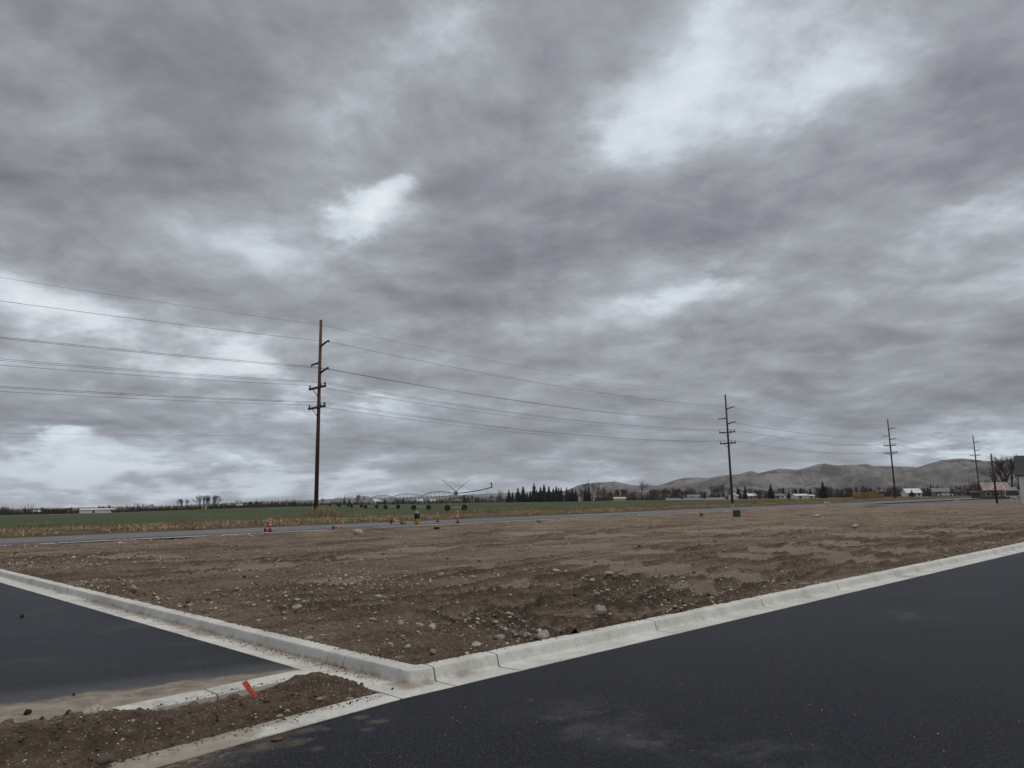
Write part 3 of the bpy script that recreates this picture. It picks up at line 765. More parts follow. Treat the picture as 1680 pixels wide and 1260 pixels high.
# ---- hills
def hills(name, label, prof, r0, r1, r2, material, seed, na=420, nr=110, amp=0.55):
    pxs = np.linspace(prof[0][0], prof[-1][0], na)
    ys = np.interp(pxs, [p[0] for p in prof], [p[1] for p in prof])
    dirs = np.array([azdir(p) for p in pxs]); horz = np.array([hor(p) for p in pxs])
    ys = ys + 1.6*(fbm(pxs*0.07+seed, pxs*0+2.0, 4)-0.5)
    elev = np.maximum(horz-ys, 0)/F*dirs[:, 1]
    r = np.concatenate([np.linspace(r0, r1, nr), np.linspace(r1, r2, 14)[1:]])
    T = np.where(r <= r1, (r-r0)/(r1-r0), 1-0.9*(r-r1)/(r2-r1))
    Hc = elev*r1
    PX, TT = np.meshgrid(np.arange(na), T, indexing='ij')
    RRr = np.broadcast_to(r, PX.shape)
    x = dirs[:, 0][:, None]*r; y = dirs[:, 1][:, None]*r
    n_ = fbm(x/420+seed, y/420, 5, 0.55); rid = 1-np.abs(2*fbm(x/150+seed*2, y/330+3, 5, 0.62)-1)
    Hh = Hc[:, None]*np.clip(TT, 0, 1)**1.5
    roll = np.roll(Hc, 14)*0.62
    mid = roll[:, None]*np.exp(-((TT-0.62-0.10*np.sin(pxs/47.0)[:, None])/0.13)**2)*(RRr <= r1)
    mid2 = (np.roll(Hc, -22)*0.36)[:, None]*np.exp(-((TT-0.38+0.06*np.sin(pxs/31.0)[:, None])/0.10)**2)*(RRr <= r1)
    Hh = np.maximum(np.maximum(Hh, mid), mid2)
    env = np.clip(4*TT*(1-TT), 0, 1)
    Hh = Hh + Hc[:, None]*env*amp*((n_-0.5)*1.6 + (rid-0.6)*0.7)
    lim = elev[:, None]*RRr*0.965
    Hh = np.where(RRr < r1*0.995, np.minimum(Hh, lim), Hh)
    Hh = np.maximum(Hh, 0)*np.clip(TT*8, 0, 1) - 2.0*(TT < 0.02)
    o = obj_from(name, grid_mesh(name, x, y, Hh+EYE*0.5), material, smooth=True)
    tag(o, label, 'hills', kind='structure'); return o
PROF_H = [(880, 815), (915, 808), (935, 803), (950, 796), (965, 793), (990, 791), (1010, 790.5), (1022, 793), (1035, 796), (1050, 797), (1064, 795), (1078, 797), (1092, 794),
          (1105, 789), (1120, 785), (1140, 784), (1165, 784), (1185, 781), (1205, 779), (1218, 778), (1228, 775), (1236, 773), (1247, 777), (1262, 773), (1282, 769),
          (1300, 770), (1312, 771), (1330, 767), (1342, 763), (1358, 761), (1372, 764), (1385, 764), (1405, 763), (1425, 762), (1440, 765), (1470, 765), (1492, 766), (1510, 767),
          (1530, 761), (1550, 756), (1570, 753.5), (1585, 753), (1605, 755), (1625, 757), (1645, 757), (1665, 754), (1700, 751), (1760, 757), (1850, 765), (1950, 785)]
hills('hills', 'bare rolling brown hills behind the trees on the right', PROF_H, 1900, 4600, 5600, 'hill_grass', 3.3, 760, 150)
PROF_F = [(300, 829), (380, 825), (440, 822), (520, 820), (560, 818), (620, 817.5), (700, 815), (760, 812), (800, 810), (860, 808), (920, 806), (1000, 806), (1080, 806), (1200, 812)]
hills('distant_hills', 'low blue-grey hills on the horizon left of the brown hills', PROF_F, 5200, 8000, 8700, 'hill_far', 9.1, 200, 40, 0.1)

# ================================================================== STONES, GRAVEL, GRASS
def stone_mesh(seed, sq=(1, 1, 1), sub=2, rough=0.22, angular=False):
    bm = bmesh.new(); bmesh.ops.create_icosphere(bm, subdivisions=sub, radius=0.5)
    for v in bm.verts:
        p = v.co.normalized()
        k = 1 + rough*mnoise.noise(p*1.3+Vector((seed*3.1, seed*1.7, 0))) + rough*0.45*mnoise.noise(p*3.1+Vector((seed, 0, seed*2)))
        q = p*0.5*k
        if angular:
            for d in ((0.6, 0.3, 0.74), (-0.7, 0.5, 0.5), (0.2, -0.8, 0.55), (-0.5, -0.6, 0.6)):
                dv = Vector(d); e = q.dot(dv)-0.33
                if e > 0: q = q-dv*e*0.85
        v.co = Vector((q.x*sq[0], q.y*sq[1], q.z*sq[2]))
    me = bpy.data.meshes.new('stone'); bm.to_mesh(me); bm.free()
    if not angular: me.polygons.foreach_set('use_smooth', np.ones(len(me.polygons), dtype=bool))
    return me
SM = []
for i in range(7):
    for mname in ('stone_pale', 'stone_grey', 'stone_tan', 'stone_brown'):
        me = stone_mesh(i+1, (1.0, 0.62+0.33*random.random(), 0.42+0.3*random.random()), 2, 0.42, i % 2 == 0)
        me.materials.append(MATS[mname]); SM.append((mname, me))
def meshes_of(m): return [x[1] for x in SM if x[0] == m]
def put_stone(name, me, x, y, z, size, rz=None, tilt=0.25, sink=0.22):
    o = bpy.data.objects.new(name, me); COL.objects.link(o)
    h = max(v.co.z for v in me.vertices)*size
    o.location = (x, y, z + h*(1-2*sink)); o.scale = (size,)*3
    o.rotation_euler = (random.uniform(-tilt, tilt), random.uniform(-tilt, tilt), random.uniform(0, 6.28) if rz is None else rz)
    return o
def lot_solve(px, py):
    z = 0.14
    for _ in range(4):
        x, y = gp(px, py, z); z = lot_z(x, y)
    return x, y, z
# stones one can point to
NAMED = [  # px, py(base), width px, material, squash (y, z), label
    (218, 974, 10, 'stone_pale', (0.8, 1.15), 'upright pale rounded cobble standing near the left kerb', 0.05),
    (588, 876, 15, 'stone_pale', (0.7, 0.70), 'large pale boulder at the far edge of the dirt by the old road', 0.05),
    (487, 1004, 17, 'stone_pale', (0.8, 0.6), 'broad pale cobble in the cluster left of the lot centre', 0.15),
    (621, 985, 15, 'stone_pale', (0.6, 0.55), 'pale oval cobble straight behind the kerb corner, mid lot', 0.1),
    (611, 1020, 15, 'stone_tan', (0.6, 0.35), 'flat pale slab-like stone lying half sunk before the kerb corner', 0.15),
    (507, 1049, 13, 'stone_pale', (0.8, 0.6), 'grey cobble resting against the back of the left kerb', 0.1),
    (710, 1073, 10, 'stone_pale', (0.9, 0.9), 'small round cream cobble just behind the kerb corner', 0.05),
    (890, 1050, 23, 'stone_pale', (0.8, 0.62), 'largest cream cobble lying against the right kerb', 0.12),
    (865, 1051, 14, 'stone_grey', (0.7, 0.6), 'grey cobble left of the large cream one at the right kerb', 0.12),
    (987, 1027, 20, 'stone_grey', (0.8, 0.85), 'blocky pale grey cobble behind the right kerb', 0.08),
    (1032, 1019, 19, 'stone_tan', (0.8, 0.62), 'smooth tan cobble touching the right kerb', 0.15),
    (1125, 992, 15, 'stone_brown', (0.8, 0.85), 'angular reddish brown stone near the right kerb', 0.08),
    (964, 1020, 10, 'stone_pale', (0.8, 0.55), 'small pale cobble left of the blocky grey one', 0.1),
    (911, 941, 12, 'stone_pale', (0.6, 0.55), 'lone pale cobble in the middle of the lot', 0.1),
    (972, 963, 9, 'stone_pale', (0.8, 0.8), 'round white cobble in the row in mid lot right of centre', 0.1),
    (1000, 957, 15, 'stone_pale', (0.5, 0.4), 'long flat pale cobble at the right end of the mid lot row', 0.1),
    (724, 945, 10, 'stone_pale', (0.8, 0.75), 'upright pale cobble left of the mid lot cluster', 0.1),
    (790, 963, 9, 'stone_grey', (0.8, 0.7), 'grey cobble below the mid lot cluster', 0.1),
    (775, 950, 10, 'stone_pale', (0.6, 0.5), 'flat pale cobble in the mid lot cluster', 0.1),
    (885, 858, 10, 'stone_pale', (0.7, 0.7), 'pale boulder on the far spoil ridge beyond the lot centre', 0.05),
    (1340, 849, 11, 'stone_pale', (0.8, 0.55), 'white boulder at the far edge of the lot below the white mailbox', 0.05),
    (1403, 868, 12, 'stone_pale', (0.6, 0.5), 'white chunk of rock in the right half of the lot', 0.05),
]
for (px, py, wpx, mn, sq, label, sink) in NAMED:
    x, y, z = lot_solve(px, py); d = math.hypot(x, y)
    me = stone_mesh(px*0.37, (1.0, sq[0], sq[1]), 3, 0.42, mn == 'stone_brown'); me.materials.append(MATS[mn])
    o = put_stone('stone', me, x, y, z, wpx*d/F*0.98, rz=random.uniform(-0.5, 0.5), tilt=0.2, sink=sink+0.08)
    tag(o, label, 'stone')
def slot_solve(px, py, z0=0.0):
    x, y = gp(px, py, z0); return x, y
for (px, py, wpx, mn, sq, label, zb) in (
    (155, 1184, 40, 'stone_pale', (0.7, 0.5), 'big pale boulder at the end of the upper concrete ribbon', 0.0),
    (113, 1214, 18, 'stone_pale', (0.55, 0.55), 'elongated white stone in the soil at the lower left', 0.03),
    (172, 1254, 21, 'stone_brown', (0.8, 0.6), 'rounded brown rock at the bottom left edge of the soil', 0.03),
    (573, 1150, 13, 'stone_tan', (0.4, 0.45), 'thin tan stone in the soil beside the lower ribbon', 0.0),
    (524, 1150, 12, 'stone_tan', (0.5, 0.5), 'tan stone in the middle of the soil heap', 0.0),
    (458, 1178, 11, 'stone_pale', (0.7, 0.5), 'small white cobble on the lower edge of the soil', 0.0),
    (471, 1170, 9, 'stone_pale', (0.7, 0.6), 'small pale stone in the soil above the white cobble', 0.0),
    (455, 1215, 18, 'stone_brown', (0.6, 0.28), 'flat brown stone lying on the asphalt beside the ribbon', 0.0)):
    x, y = gp(px, py, zb); d = math.hypot(x, y)
    me = stone_mesh(px*0.21, (1.0, sq[0], sq[1]), 3, 0.28); me.materials.append(MATS[mn])
    tag(put_stone('stone', me, x, y, zb, wpx*d/F*1.05, rz=random.uniform(0.2, 0.8), tilt=0.1, sink=0.1), label, 'stone')
# dark clods of soil on the concrete and asphalt
me_cl = stone_mesh(5.5, (1, 0.8, 0.65), 2, 0.5, True); me_cl.materials.append(MATS['clod'])
for (px, py, wpx, label) in ((45, 1172, 11, 'dark soil clod on the dusty side street near the left edge'), (68, 1182, 8, 'dark soil clod just right of the one at the left edge'),
                             (644, 1131, 5, 'tiny dark clod on the gutter pan at the corner'), (36, 1012, 6, 'dark clod alone on the side street asphalt'),
                             (121, 1141, 5, 'small dark clod on the soil film of the side street'), (462, 1182, 6, 'dark clod on the lower ribbon beside the soil')):
    x, y = gp(px, py, 0.0); tag(put_stone('soil_clod', me_cl, x, y, 0.0, wpx*math.hypot(x, y)/F, sink=0.05), label, 'soil clod')

# cobbles scattered over the lot
placed = []
def cluster_ok(x, y, d):
    for (a_, b_, c_) in placed:
        if (a_-x)**2+(b_-y)**2 < (d+c_)**2*0.4: return False
    return True
cnt = 0; tries = 0
CLU = [gp(*p, 0.14) for p in ((480, 1000), (430, 1010), (330, 985), (560, 990), (620, 1030), (700, 1040), (760, 1000), (850, 1010), (900, 1035), (975, 1015), (780, 945), (970, 962), (400, 915), (300, 905), (130, 930), (560, 1055), (1100, 1000), (1230, 965), (1290, 950))]
while cnt < 205 and tries < 6000:
    tries += 1
    if random.random() < 0.55:
        c = random.choice(CLU); d = math.hypot(*c); x = c[0]+random.gauss(0, 0.075*d); y = c[1]+random.gauss(0, 0.085*d)
    else:
        px = random.uniform(-30, 1710); py = 838 + 230*random.random()**1.5
        x, y = gp(px, py, 0.14)
    a, b = lot_inv(x, y)
    if a < 0.12 or b < 0.12 or b > 33+0.064*a or a > 80: continue
    d = math.hypot(x, y)
    if d < 26 and a > 9 and random.random() < 0.55: continue
    size = min(max(random.lognormvariate(math.log(0.050), 0.42), 0.03), 0.13) * (1 + d/80.0)
    if not cluster_ok(x, y, size): continue
    mn = random.choices(['stone_pale', 'stone_grey', 'stone_tan', 'stone_brown'], [5, 3, 3, 1.5])[0]
    o = put_stone('cobble', random.choice(meshes_of(mn)), x, y, lot_z(x, y), size, sink=random.uniform(0.2, 0.46))
    colr = {'stone_pale': 'cream', 'stone_grey': 'grey', 'stone_tan': 'tan', 'stone_brown': 'brown'}[mn]
    big = 'fist-sized' if size*F/d > 8.5 else 'small' if size*F/d > 5.5 else 'tiny'
    where = ('just behind the left kerb' if b < 1e9 and a < 1.5 and b > 2 else 'just behind the kerb corner' if a < 2 and b < 2 else 'just behind the right kerb' if b < 1.5
             else 'in the near left of the lot' if d < 16 and a < 6 else 'in the near middle of the lot' if d < 16 else 'in the right part of the lot' if x > 4 else 'in the far left of the lot' if x < -5 else 'in the far middle of the lot')
    tag(o, f'{big} {colr} cobble lying {where}', 'cobble', f'{big} {colr} cobbles {where}')
    placed.append((x, y, size)); cnt += 1
# a line of pale stones on the spoil ridge by the road
for i in range(46):
    px = random.choice([random.uniform(1130, 1400), random.uniform(0, 900), random.uniform(800, 1130)])
    bx = 3.2 + random.uniform(-1.6, 1.8)
    for _ in range(1):
        # walk along the pixel ray until the distance from the lot's far edge fits
        az_ = azdir(px)
        lo, hi = 15.0, 110.0
        for _k in range(40):
            m_ = (lo+hi)/2; a, b = lot_inv(az_[0]*m_, az_[1]*m_)
            if 33.6+0.064*a-b > bx: lo = m_
            else: hi = m_
        x, y = az_[0]*lo, az_[1]*lo
    mn = random.choice(['stone_pale', 'stone_pale', 'stone_tan']); size = random.uniform(0.10, 0.28)
    o = put_stone('cobble', random.choice(meshes_of(mn)), x, y, lot_z(x, y), size, sink=0.25)
    where = ('left of the nearest delineator' if px < 443 else 'between the nearest delineator and the hydrant' if px < 684 else 'just right of the hydrant' if px < 820 else 'below the conifer row' if px < 985 else
             'left of the green utility box' if px < 1209 else 'right of the green utility box')
    desc = ('big ' if size > 0.21 else 'middling ' if size > 0.15 else 'little ') + ('cream' if mn == 'stone_pale' else 'tan')
    tag(o, f'{desc} cobble in the spoil ridge {where}', 'cobble', f'{desc} ridge cobbles {where}')

# gravel: far too many to count
ico = bmesh.new(); bmesh.ops.create_icosphere(ico, subdivisions=1, radius=0.5); ico.verts.index_update()
IV = np.array([v.co[:] for v in ico.verts]); IT = np.array([[v.index for v in f.verts] for f in ico.faces]); ico.free()
def scatter_mesh(name, xs, ys, zs, sz, material):
    n = len(xs)
    sc = np.stack([sz, sz*rng.uniform(0.55, 0.95, n), sz*rng.uniform(0.35, 0.75, n)], 1)
    th = rng.uniform(0, 6.28, n); c, s = np.cos(th), np.sin(th)
    V = IV[None]*sc[:, None, :]*(1+rng.uniform(-0.28, 0.28, (n, len(IV), 1)))
    X_ = V[..., 0]*c[:, None]-V[..., 1]*s[:, None]+xs[:, None]; Y_ = V[..., 0]*s[:, None]+V[..., 1]*c[:, None]+ys[:, None]
    Z_ = V[..., 2]+zs[:, None]
    VV = np.stack([X_, Y_, Z_], -1).reshape(-1, 3); TTt = (IT[None]+(np.arange(n)*len(IV))[:, None, None]).reshape(-1, 3)
    return obj_from(name, tri_mesh(name, VV, TTt), material, smooth=True)
mat('gravel', (0.150, 0.118, 0.090), (0.62, 0.56, 0.475), 23.0, 0.9, detail=1)
mat('crumbs', (0.060, 0.042, 0.029), (0.150, 0.108, 0.077), 9.0, 0.98, detail=1)
N_ = 52000
pxr = rng.uniform(-60, 1740, N_); pyr = 842 + 260*rng.random(N_)**1.25
gx = np.empty(N_); gy = np.empty(N_)
for i in range(N_): gx[i], gy[i] = gp(pxr[i], pyr[i], 0.14)
ga, gb = lot_inv(gx, gy)
ok = (ga > 0.03) & (gb > 0.03) & (gb < 33+0.064*ga) & (ga < 95)
dens = fbm(gx*0.35+3, gy*0.35, 3); keep = rng.random(N_) < np.clip((dens-0.34)*4.0, 0.08, 1)*np.where((ga > 7) & (gb > 1.2), 0.40, 1.0)
ok &= keep; ga, gb = ga[ok], gb[ok]
x_, y_, z_ = lot_h(ga, gb); dd_ = np.hypot(x_, y_)
sz = np.minimum(0.0115*np.exp(rng.normal(0, 0.62, len(x_)))*(1+dd_/14), 0.085)
half = rng.random(len(x_)) < 0.72; sz = np.where(half, sz*1.15, sz*0.8)
o = scatter_mesh('gravel', x_[half], y_[half], z_[half]+sz[half]*0.12, sz[half], 'gravel'); tag(o, 'pale gravel and pebbles strewn over the dirt lot', 'gravel', kind='stuff')
o = scatter_mesh('soil_crumbs', x_[~half], y_[~half], z_[~half]+sz[~half]*0.1, sz[~half]*1.5, 'crumbs'); tag(o, 'dark crumbs of soil strewn over the dirt lot', 'soil', kind='stuff')
M_ = 9000
sd1 = rng.uniform(-0.1, 6.5, M_); sn1 = rng.uniform(5.6, 8.2, M_)
x_, y_, z_ = slot_h(sd1, sn1); ok = z_ > np.where((sn1 > 6.66) | (sn1 < 5.66), 0.012, -0.2)
x_, y_, z_ = x_[ok], y_[ok], z_[ok]; sz = 0.011*np.exp(rng.normal(0, 0.5, len(x_))); half = rng.random(len(x_)) < 0.13
o = scatter_mesh('gravel', x_[half], y_[half], z_[half]+sz[half]*0.15, sz[half]*1.15, 'gravel'); tag(o, 'pebbles in the heap of soil between the ribbons', 'gravel', kind='stuff')
o = scatter_mesh('soil_crumbs', x_[~half], y_[~half], z_[~half], sz[~half]*1.5, 'crumbs'); tag(o, 'crumbs of soil on the heap between the ribbons', 'soil', kind='stuff')
# crumbs in the left gutter and loose bits on the asphalt
K_ = 1400
bb = rng.gamma(1.6, 2.2, K_); ww = np.clip(rng.normal(0.27, 0.07, K_), 0.01, 0.34)
x_ = CR[0]+UL[0]*bb+NL[0]*(ww-KW); y_ = CR[1]+UL[1]*bb+NL[1]*(ww-KW)
sz = 0.007*np.exp(rng.normal(0, 0.5, K_))
o = scatter_mesh('soil_crumbs', x_, y_, np.full(K_, -0.004)+sz*0.2, sz, 'crumbs'); tag(o, 'crumbs of soil lying in the left gutter', 'soil', kind='stuff')
K_ = 2600
side_ = rng.random(K_) < 0.5; ll = rng.gamma(1.5, 4.0, K_); ww = 0.57-np.abs(rng.normal(0, 0.045, K_))
x_ = np.where(side_, CR[0]+UL[0]*ll+NL[0]*(ww-KW), CR[0]+UR[0]*ll+NR[0]*(ww-KW)); y_ = np.where(side_, CR[1]+UL[1]*ll+NL[1]*(ww-KW), CR[1]+UR[1]*ll+NR[1]*(ww-KW))
sz = 0.008*np.exp(rng.normal(0, 0.5, K_))
o = scatter_mesh('soil_crumbs', x_, y_, np.full(K_, 0.108)+sz*0.15, sz, 'crumbs'); tag(o, 'crumbs of soil spilled onto the tops of the kerbs', 'soil', kind='stuff')
K_ = 1700
dd1 = rng.uniform(0.1, 4.5, K_); up_ = rng.random(K_) < 0.4
nn1 = np.where(up_, 6.68+np.abs(rng.normal(0, 0.06, K_)), 5.66-np.abs(rng.normal(0, 0.10, K_))-0.012*dd1); x_, y_ = slot_pt(dd1, nn1)
sz = 0.0075*np.exp(rng.normal(0, 0.5, K_))
o = scatter_mesh('soil_crumbs', x_, y_, np.full(K_, 0.014)+sz*0.15, sz, 'crumbs'); tag(o, 'crumbs of soil spilled onto the concrete ribbons', 'soil', kind='stuff')
K_ = 500
px1 = rng.uniform(330, 1680, K_); py1 = rng.uniform(1000, 1262, K_)
pp = np.array([gp(a_, b_) for a_, b_ in zip(px1, py1)]); ok = (NR[0]*pp[:, 0]+NR[1]*pp[:, 1]) < 5.3
pp = pp[ok]; sz = 0.005*np.exp(rng.normal(0, 0.45, len(pp)))
o = scatter_mesh('gravel', pp[:, 0], pp[:, 1], sz*0.2, sz, 'gravel'); tag(o, 'stray pebbles on the black asphalt road', 'gravel', kind='stuff')

# ---- dry grass on the verge
def blades(name, s, n, h, wd, material, label, lean=0.35):
    x = s*UO[0]+n*NO[0]; y = s*UO[1]+n*NO[1]; z = verge_z(x, y, s, n)-0.02
    k = len(s); th = rng.uniform(0, 6.28, k); la = rng.uniform(0, 6.28, k); ll = h*np.abs(rng.normal(0, lean, k))
    b0 = np.stack([x-np.cos(th)*wd/2, y-np.sin(th)*wd/2, z], 1); b1 = np.stack([x+np.cos(th)*wd/2, y+np.sin(th)*wd/2, z], 1)
    m0 = np.stack([x-np.cos(th)*wd*0.35+np.cos(la)*ll*0.35, y-np.sin(th)*wd*0.35+np.sin(la)*ll*0.35, z+h*0.6], 1)
    m1 = np.stack([x+np.cos(th)*wd*0.35+np.cos(la)*ll*0.35, y+np.sin(th)*wd*0.35+np.sin(la)*ll*0.35, z+h*0.6], 1)
    tp = np.stack([x+np.cos(la)*ll, y+np.sin(la)*ll, z+h], 1)
    V = np.stack([b0, b1, m0, m1, tp], 1).reshape(-1, 3)
    T = (np.array([[0, 1, 3], [0, 3, 2], [2, 3, 4]])[None]+(np.arange(k)*5)[:, None, None]).reshape(-1, 3)
    o = obj_from(name, tri_mesh(name, V, T), material); tag(o, label, 'grass', kind='stuff'); return o
def verge_pick(k, n0, n1, thr, sc=0.35):
    s = rng.uniform(-5, 240, k*3); n = rng.uniform(n0, n1, k*3)
    m = fbm(s*sc, n*sc, 3) > thr; return s[m][:k], n[m][:k]
s, n = verge_pick(46000, 50.3, 56.0, 0.44)
hh = rng.uniform(0.10, 0.30, len(s))*(0.6+0.7*fbm(s*0.3, n*0.3, 2))
blades('dry_grass', s, n, hh, rng.uniform(0.03, 0.07, len(s)), 'dry_grass', 'golden dry grass along the far side of the old road', 0.9)
s, n = verge_pick(9000, 56, 66.5, 0.50)
blades('dry_grass', s, n, rng.uniform(0.08, 0.22, len(s)), rng.uniform(0.03, 0.06, len(s)), 'brown_grass', 'short tawny grass on the back of the verge')
s, n = verge_pick(7000, 61.5, 67, 0.46, 0.2)
blades('pale_grass', s, n, rng.uniform(0.3, 0.75, len(s)), rng.uniform(0.015, 0.035, len(s)), 'pale_grass', 'thin pale grass stalks at the edge of the field')

# ================================================================== POWER LINE
POLES = [(-81.8, 11.6, 21.0), (-20.3, 73.8, 21.0), (41.2, 136.0, 21.0), (104.9, 198.0, 22.0), (168.3, 260.0, 22.0), (231.5, 322.0, 22.0)]
PLAB = [None, 'tall brown wooden power pole in the dry grass on the left', 'dark power pole with two crossarms right of the picture centre',
        'dark power pole beside the straw bale stack', 'farthest tall power pole, near the house with patchy roof', None]
NV = Vector((NO[0], NO[1], 0)); UV = Vector((UO[0], UO[1], 0))
def power_pole(i):
    x, y, H = POLES[i]
    t = empty('power_pole', (x, y, gzf(x, y)))
    tag(t, PLAB[i], 'power pole', 'power poles along the road')
    wood = 'pole_wood' if i <= 1 else 'pole_grey'
    MB().tube([(0, 0, -0.5), (0, 0, H*0.5), (0, 0, H)], [0.235, 0.19, 0.15], 12).build('pole', wood, t, True)
    m = MB()
    for sgn, dz, rise in ((-1, 2.8, 0.35), (1, 4.6, 0.0), (-1, 5.7, 0.35)):
        a = NV*sgn*0.13; b = NV*sgn*1.65
        arm = MB().tube([(a.x, a.y, H-dz), (b.x, b.y, H-dz+rise)], [0.12, 0.085], 6).build('davit_arm', 'dark_metal', t)
        MB().lathe([(0.03, 0.08), (0.09, 0.05), (0.05, 0.0), (0.09, -0.06), (0.05, -0.11), (0.09, -0.16), (0.03, -0.22)], 8, (b.x, b.y, H-dz+rise-0.04)).build('insulator', 'insulator', arm)
    for dz in (7.3, 9.4):
        off = UV*-0.22
        c = MB(); p0 = off+NV*1.65; p1 = off-NV*1.65
        ang = math.atan2(NO[1], NO[0])
        c.box((off.x, off.y, H-dz), (3.3, 0.16, 0.22), ang)
        arm = c.build('crossarm', wood, t)
        br = MB()
        for sgn in (-1, 1):
            q = off*1.3+NV*0.85*sgn; br.tube([(q.x, q.y, H-dz-0.05), (off.x, off.y, H-dz-0.85)], 0.04, 5)
        br.build('brace', 'dark_metal', t)
        for k in (1.5, -0.7, -1.5):
            q = off+NV*k
            MB().lathe([(0.04, 0.08), (0.04, 0.16), (0.11, 0.18), (0.08, 0.24), (0.12, 0.27), (0.08, 0.33), (0.04, 0.44)], 8, (q.x, q.y, H-dz)).build('insulator', 'insulator', arm)
        if i == 1:   # switch arm seen on the nearest pole
            q = off-NV*1.2; q2 = q-NV*0.9+UV*-0.3
            MB().tube([(q.x, q.y, H-dz+0.25), (q2.x, q2.y, H-dz+0.2)], 0.04, 6).build('switch_arm', 'dark_metal', t)
    MB().lathe([(0.16, 0.0), (0.17, 0.02), (0.10, 0.05), (0.0, 0.06)], 10, (0, 0, H-0.01)).build('pole_cap', 'dark_metal', t)
    return t
for i in range(1, len(POLES)-1): power_pole(i)
def cable(name, label, n_off, u_off, drop, sag, rad):
    pts = []
    for i in range(len(POLES)-1):
        A, B = POLES[i], POLES[i+1]
        k = 30
        for j in range(k + (1 if i == len(POLES)-2 else 0)):
            t = j/k
            x = A[0]*(1-t)+B[0]*t + NO[0]*n_off+UO[0]*u_off; y = A[1]*(1-t)+B[1]*t + NO[1]*n_off+UO[1]*u_off
            z = A[2]*(1-t)+B[2]*t - drop - sag*4*t*(1-t) + gzf(A[0], A[1])*(1-t)+gzf(B[0], B[1])*t
            pts.append((x, y, z))
    o = MB().tube(pts, rad, 4).build(name, 'wire', None, True)
    tag(o, label, 'wire', 'wires strung between the power poles')
cable('power_line', 'topmost thin wire strung from pole tip to pole tip', 0, 0, 0.5, 0.9, 0.010)
cable('power_line', 'second wire from the top, on the upper right davit arms', -1.65, 0, 2.6, 1.1, 0.015)
cable('power_line', 'third wire from the top, on the left davit arms', 1.65, 0, 4.75, 1.1, 0.015)
cable('power_line', 'fourth wire from the top, on the lower right davit arms', -1.65, 0, 5.5, 1.1, 0.015)
for nm, dz, sg in (('upper', 7.3, 1.3), ('lower', 9.4, 1.3)):
    for pos, k in (('left', 1.5), ('middle', -0.7), ('right', -1.5)):
        cable('power_line', f'{pos} wire of the three on the {nm} crossarms', k, -0.22, dz-0.42, sg, 0.013)
cable('power_line', 'lowest and thinnest cable, below both crossarms', 0.25, 0, 12.2, 1.5, 0.006)

# short service pole at the right
sx_, sy_ = gp(1636, 825.6, 0.0); d = math.hypot(sx_, sy_)
t = empty('service_pole', (sx_, sy_, 0)); tag(t, 'short dark service pole in front of the house with patchy roof', 'utility pole')
MB().tube([(0, 0, -0.4), (0, 0, 6.7)], [0.15, 0.10], 10).build('pole', 'pole_grey', t, True)
MB().lathe([(0.05, 0), (0.09, 0.05), (0.05, 0.12), (0.08, 0.18), (0.02, 0.24)], 8, (0, 0, 6.68)).build('insulator', 'insulator', t)
q = POLES[4]
o = MB().tube([(sx_+(q[0]-sx_)*k/16, sy_+(q[1]-sy_)*k/16, 6.85+(13.5-6.85)*k/16-1.4*4*(k/16)*(1-k/16)) for k in range(17)], 0.016, 4).build('service_wire', 'wire')
tag(o, 'single wire from the short service pole to the farthest tall pole', 'wire')

# ================================================================== CENTRE PIVOT IRRIGATOR
TW = [(748, 150), (691, 178), (643, 213), (609, 246), (585, 284), (564, 326), (548, 372)]
TP = []
for px, d in TW:
    x, y, z = spot(px, d); TP.append(Vector((x, y, z)))
piv = empty('irrigation_pivot', tuple(TP[0])); tag(piv, 'long wheeled centre pivot irrigator with arched spans on the green field', 'irrigator')
O0 = TP[0]; PH = 3.45
def loc(v): return (v.x-O0.x, v.y-O0.y, v.z-O0.z)
def arch(A, B, t, crown=0.75):
    p = A.lerp(B, t); p.z += PH + crown*4*t*(1-t); return p
for i in range(len(TP)-1):
    A, B = TP[i], TP[i+1]
    MB().tube([loc(arch(A, B, k/14)) for k in range(15)], 0.075, 6).build('span_pipe', 'galvanised', piv, True)
    tr = MB(); side = (B-A); side.z = 0; side.normalize(); perp = Vector((-side.y, side.x, 0))
    low = []
    NBAY = 8
    for k in range(1, NBAY):
        p = arch(A, B, k/NBAY); p.z -= 0.25 + 0.95*math.sin(math.pi*k/NBAY); low.append(p)
    for k, p in enumerate(low):
        for s_ in (-1, 1):
            q = p + perp*0.55*s_
            tr.tube([loc(arch(A, B, (k+0.55)/NBAY)), loc(q)], 0.035, 4, False)
            tr.tube([loc(arch(A, B, (k+1.45)/NBAY)), loc(q)], 0.035, 4, False)
            nxt = low[k+1]+perp*0.55*s_ if k+1 < len(low) else arch(A, B, 1.0)
            tr.tube([loc(q), loc(nxt)], 0.025, 4, False)
            if k == 0: tr.tube([loc(arch(A, B, 0)), loc(q)], 0.025, 4, False)
    tr.build('truss', 'galvanised', piv)
    if i < 4:
        dr = MB()
        for k in range(1, 12):
            p = arch(A, B, k/12); q = p.copy(); q.z = A.z*(1-k/12)+B.z*k/12+1.3
            dr.tube([loc(p), loc(q)], 0.014, 3, False)
        o = dr.build('sprinkler_drops', 'wire', piv); o['kind'] = 'stuff'
wh_me = None
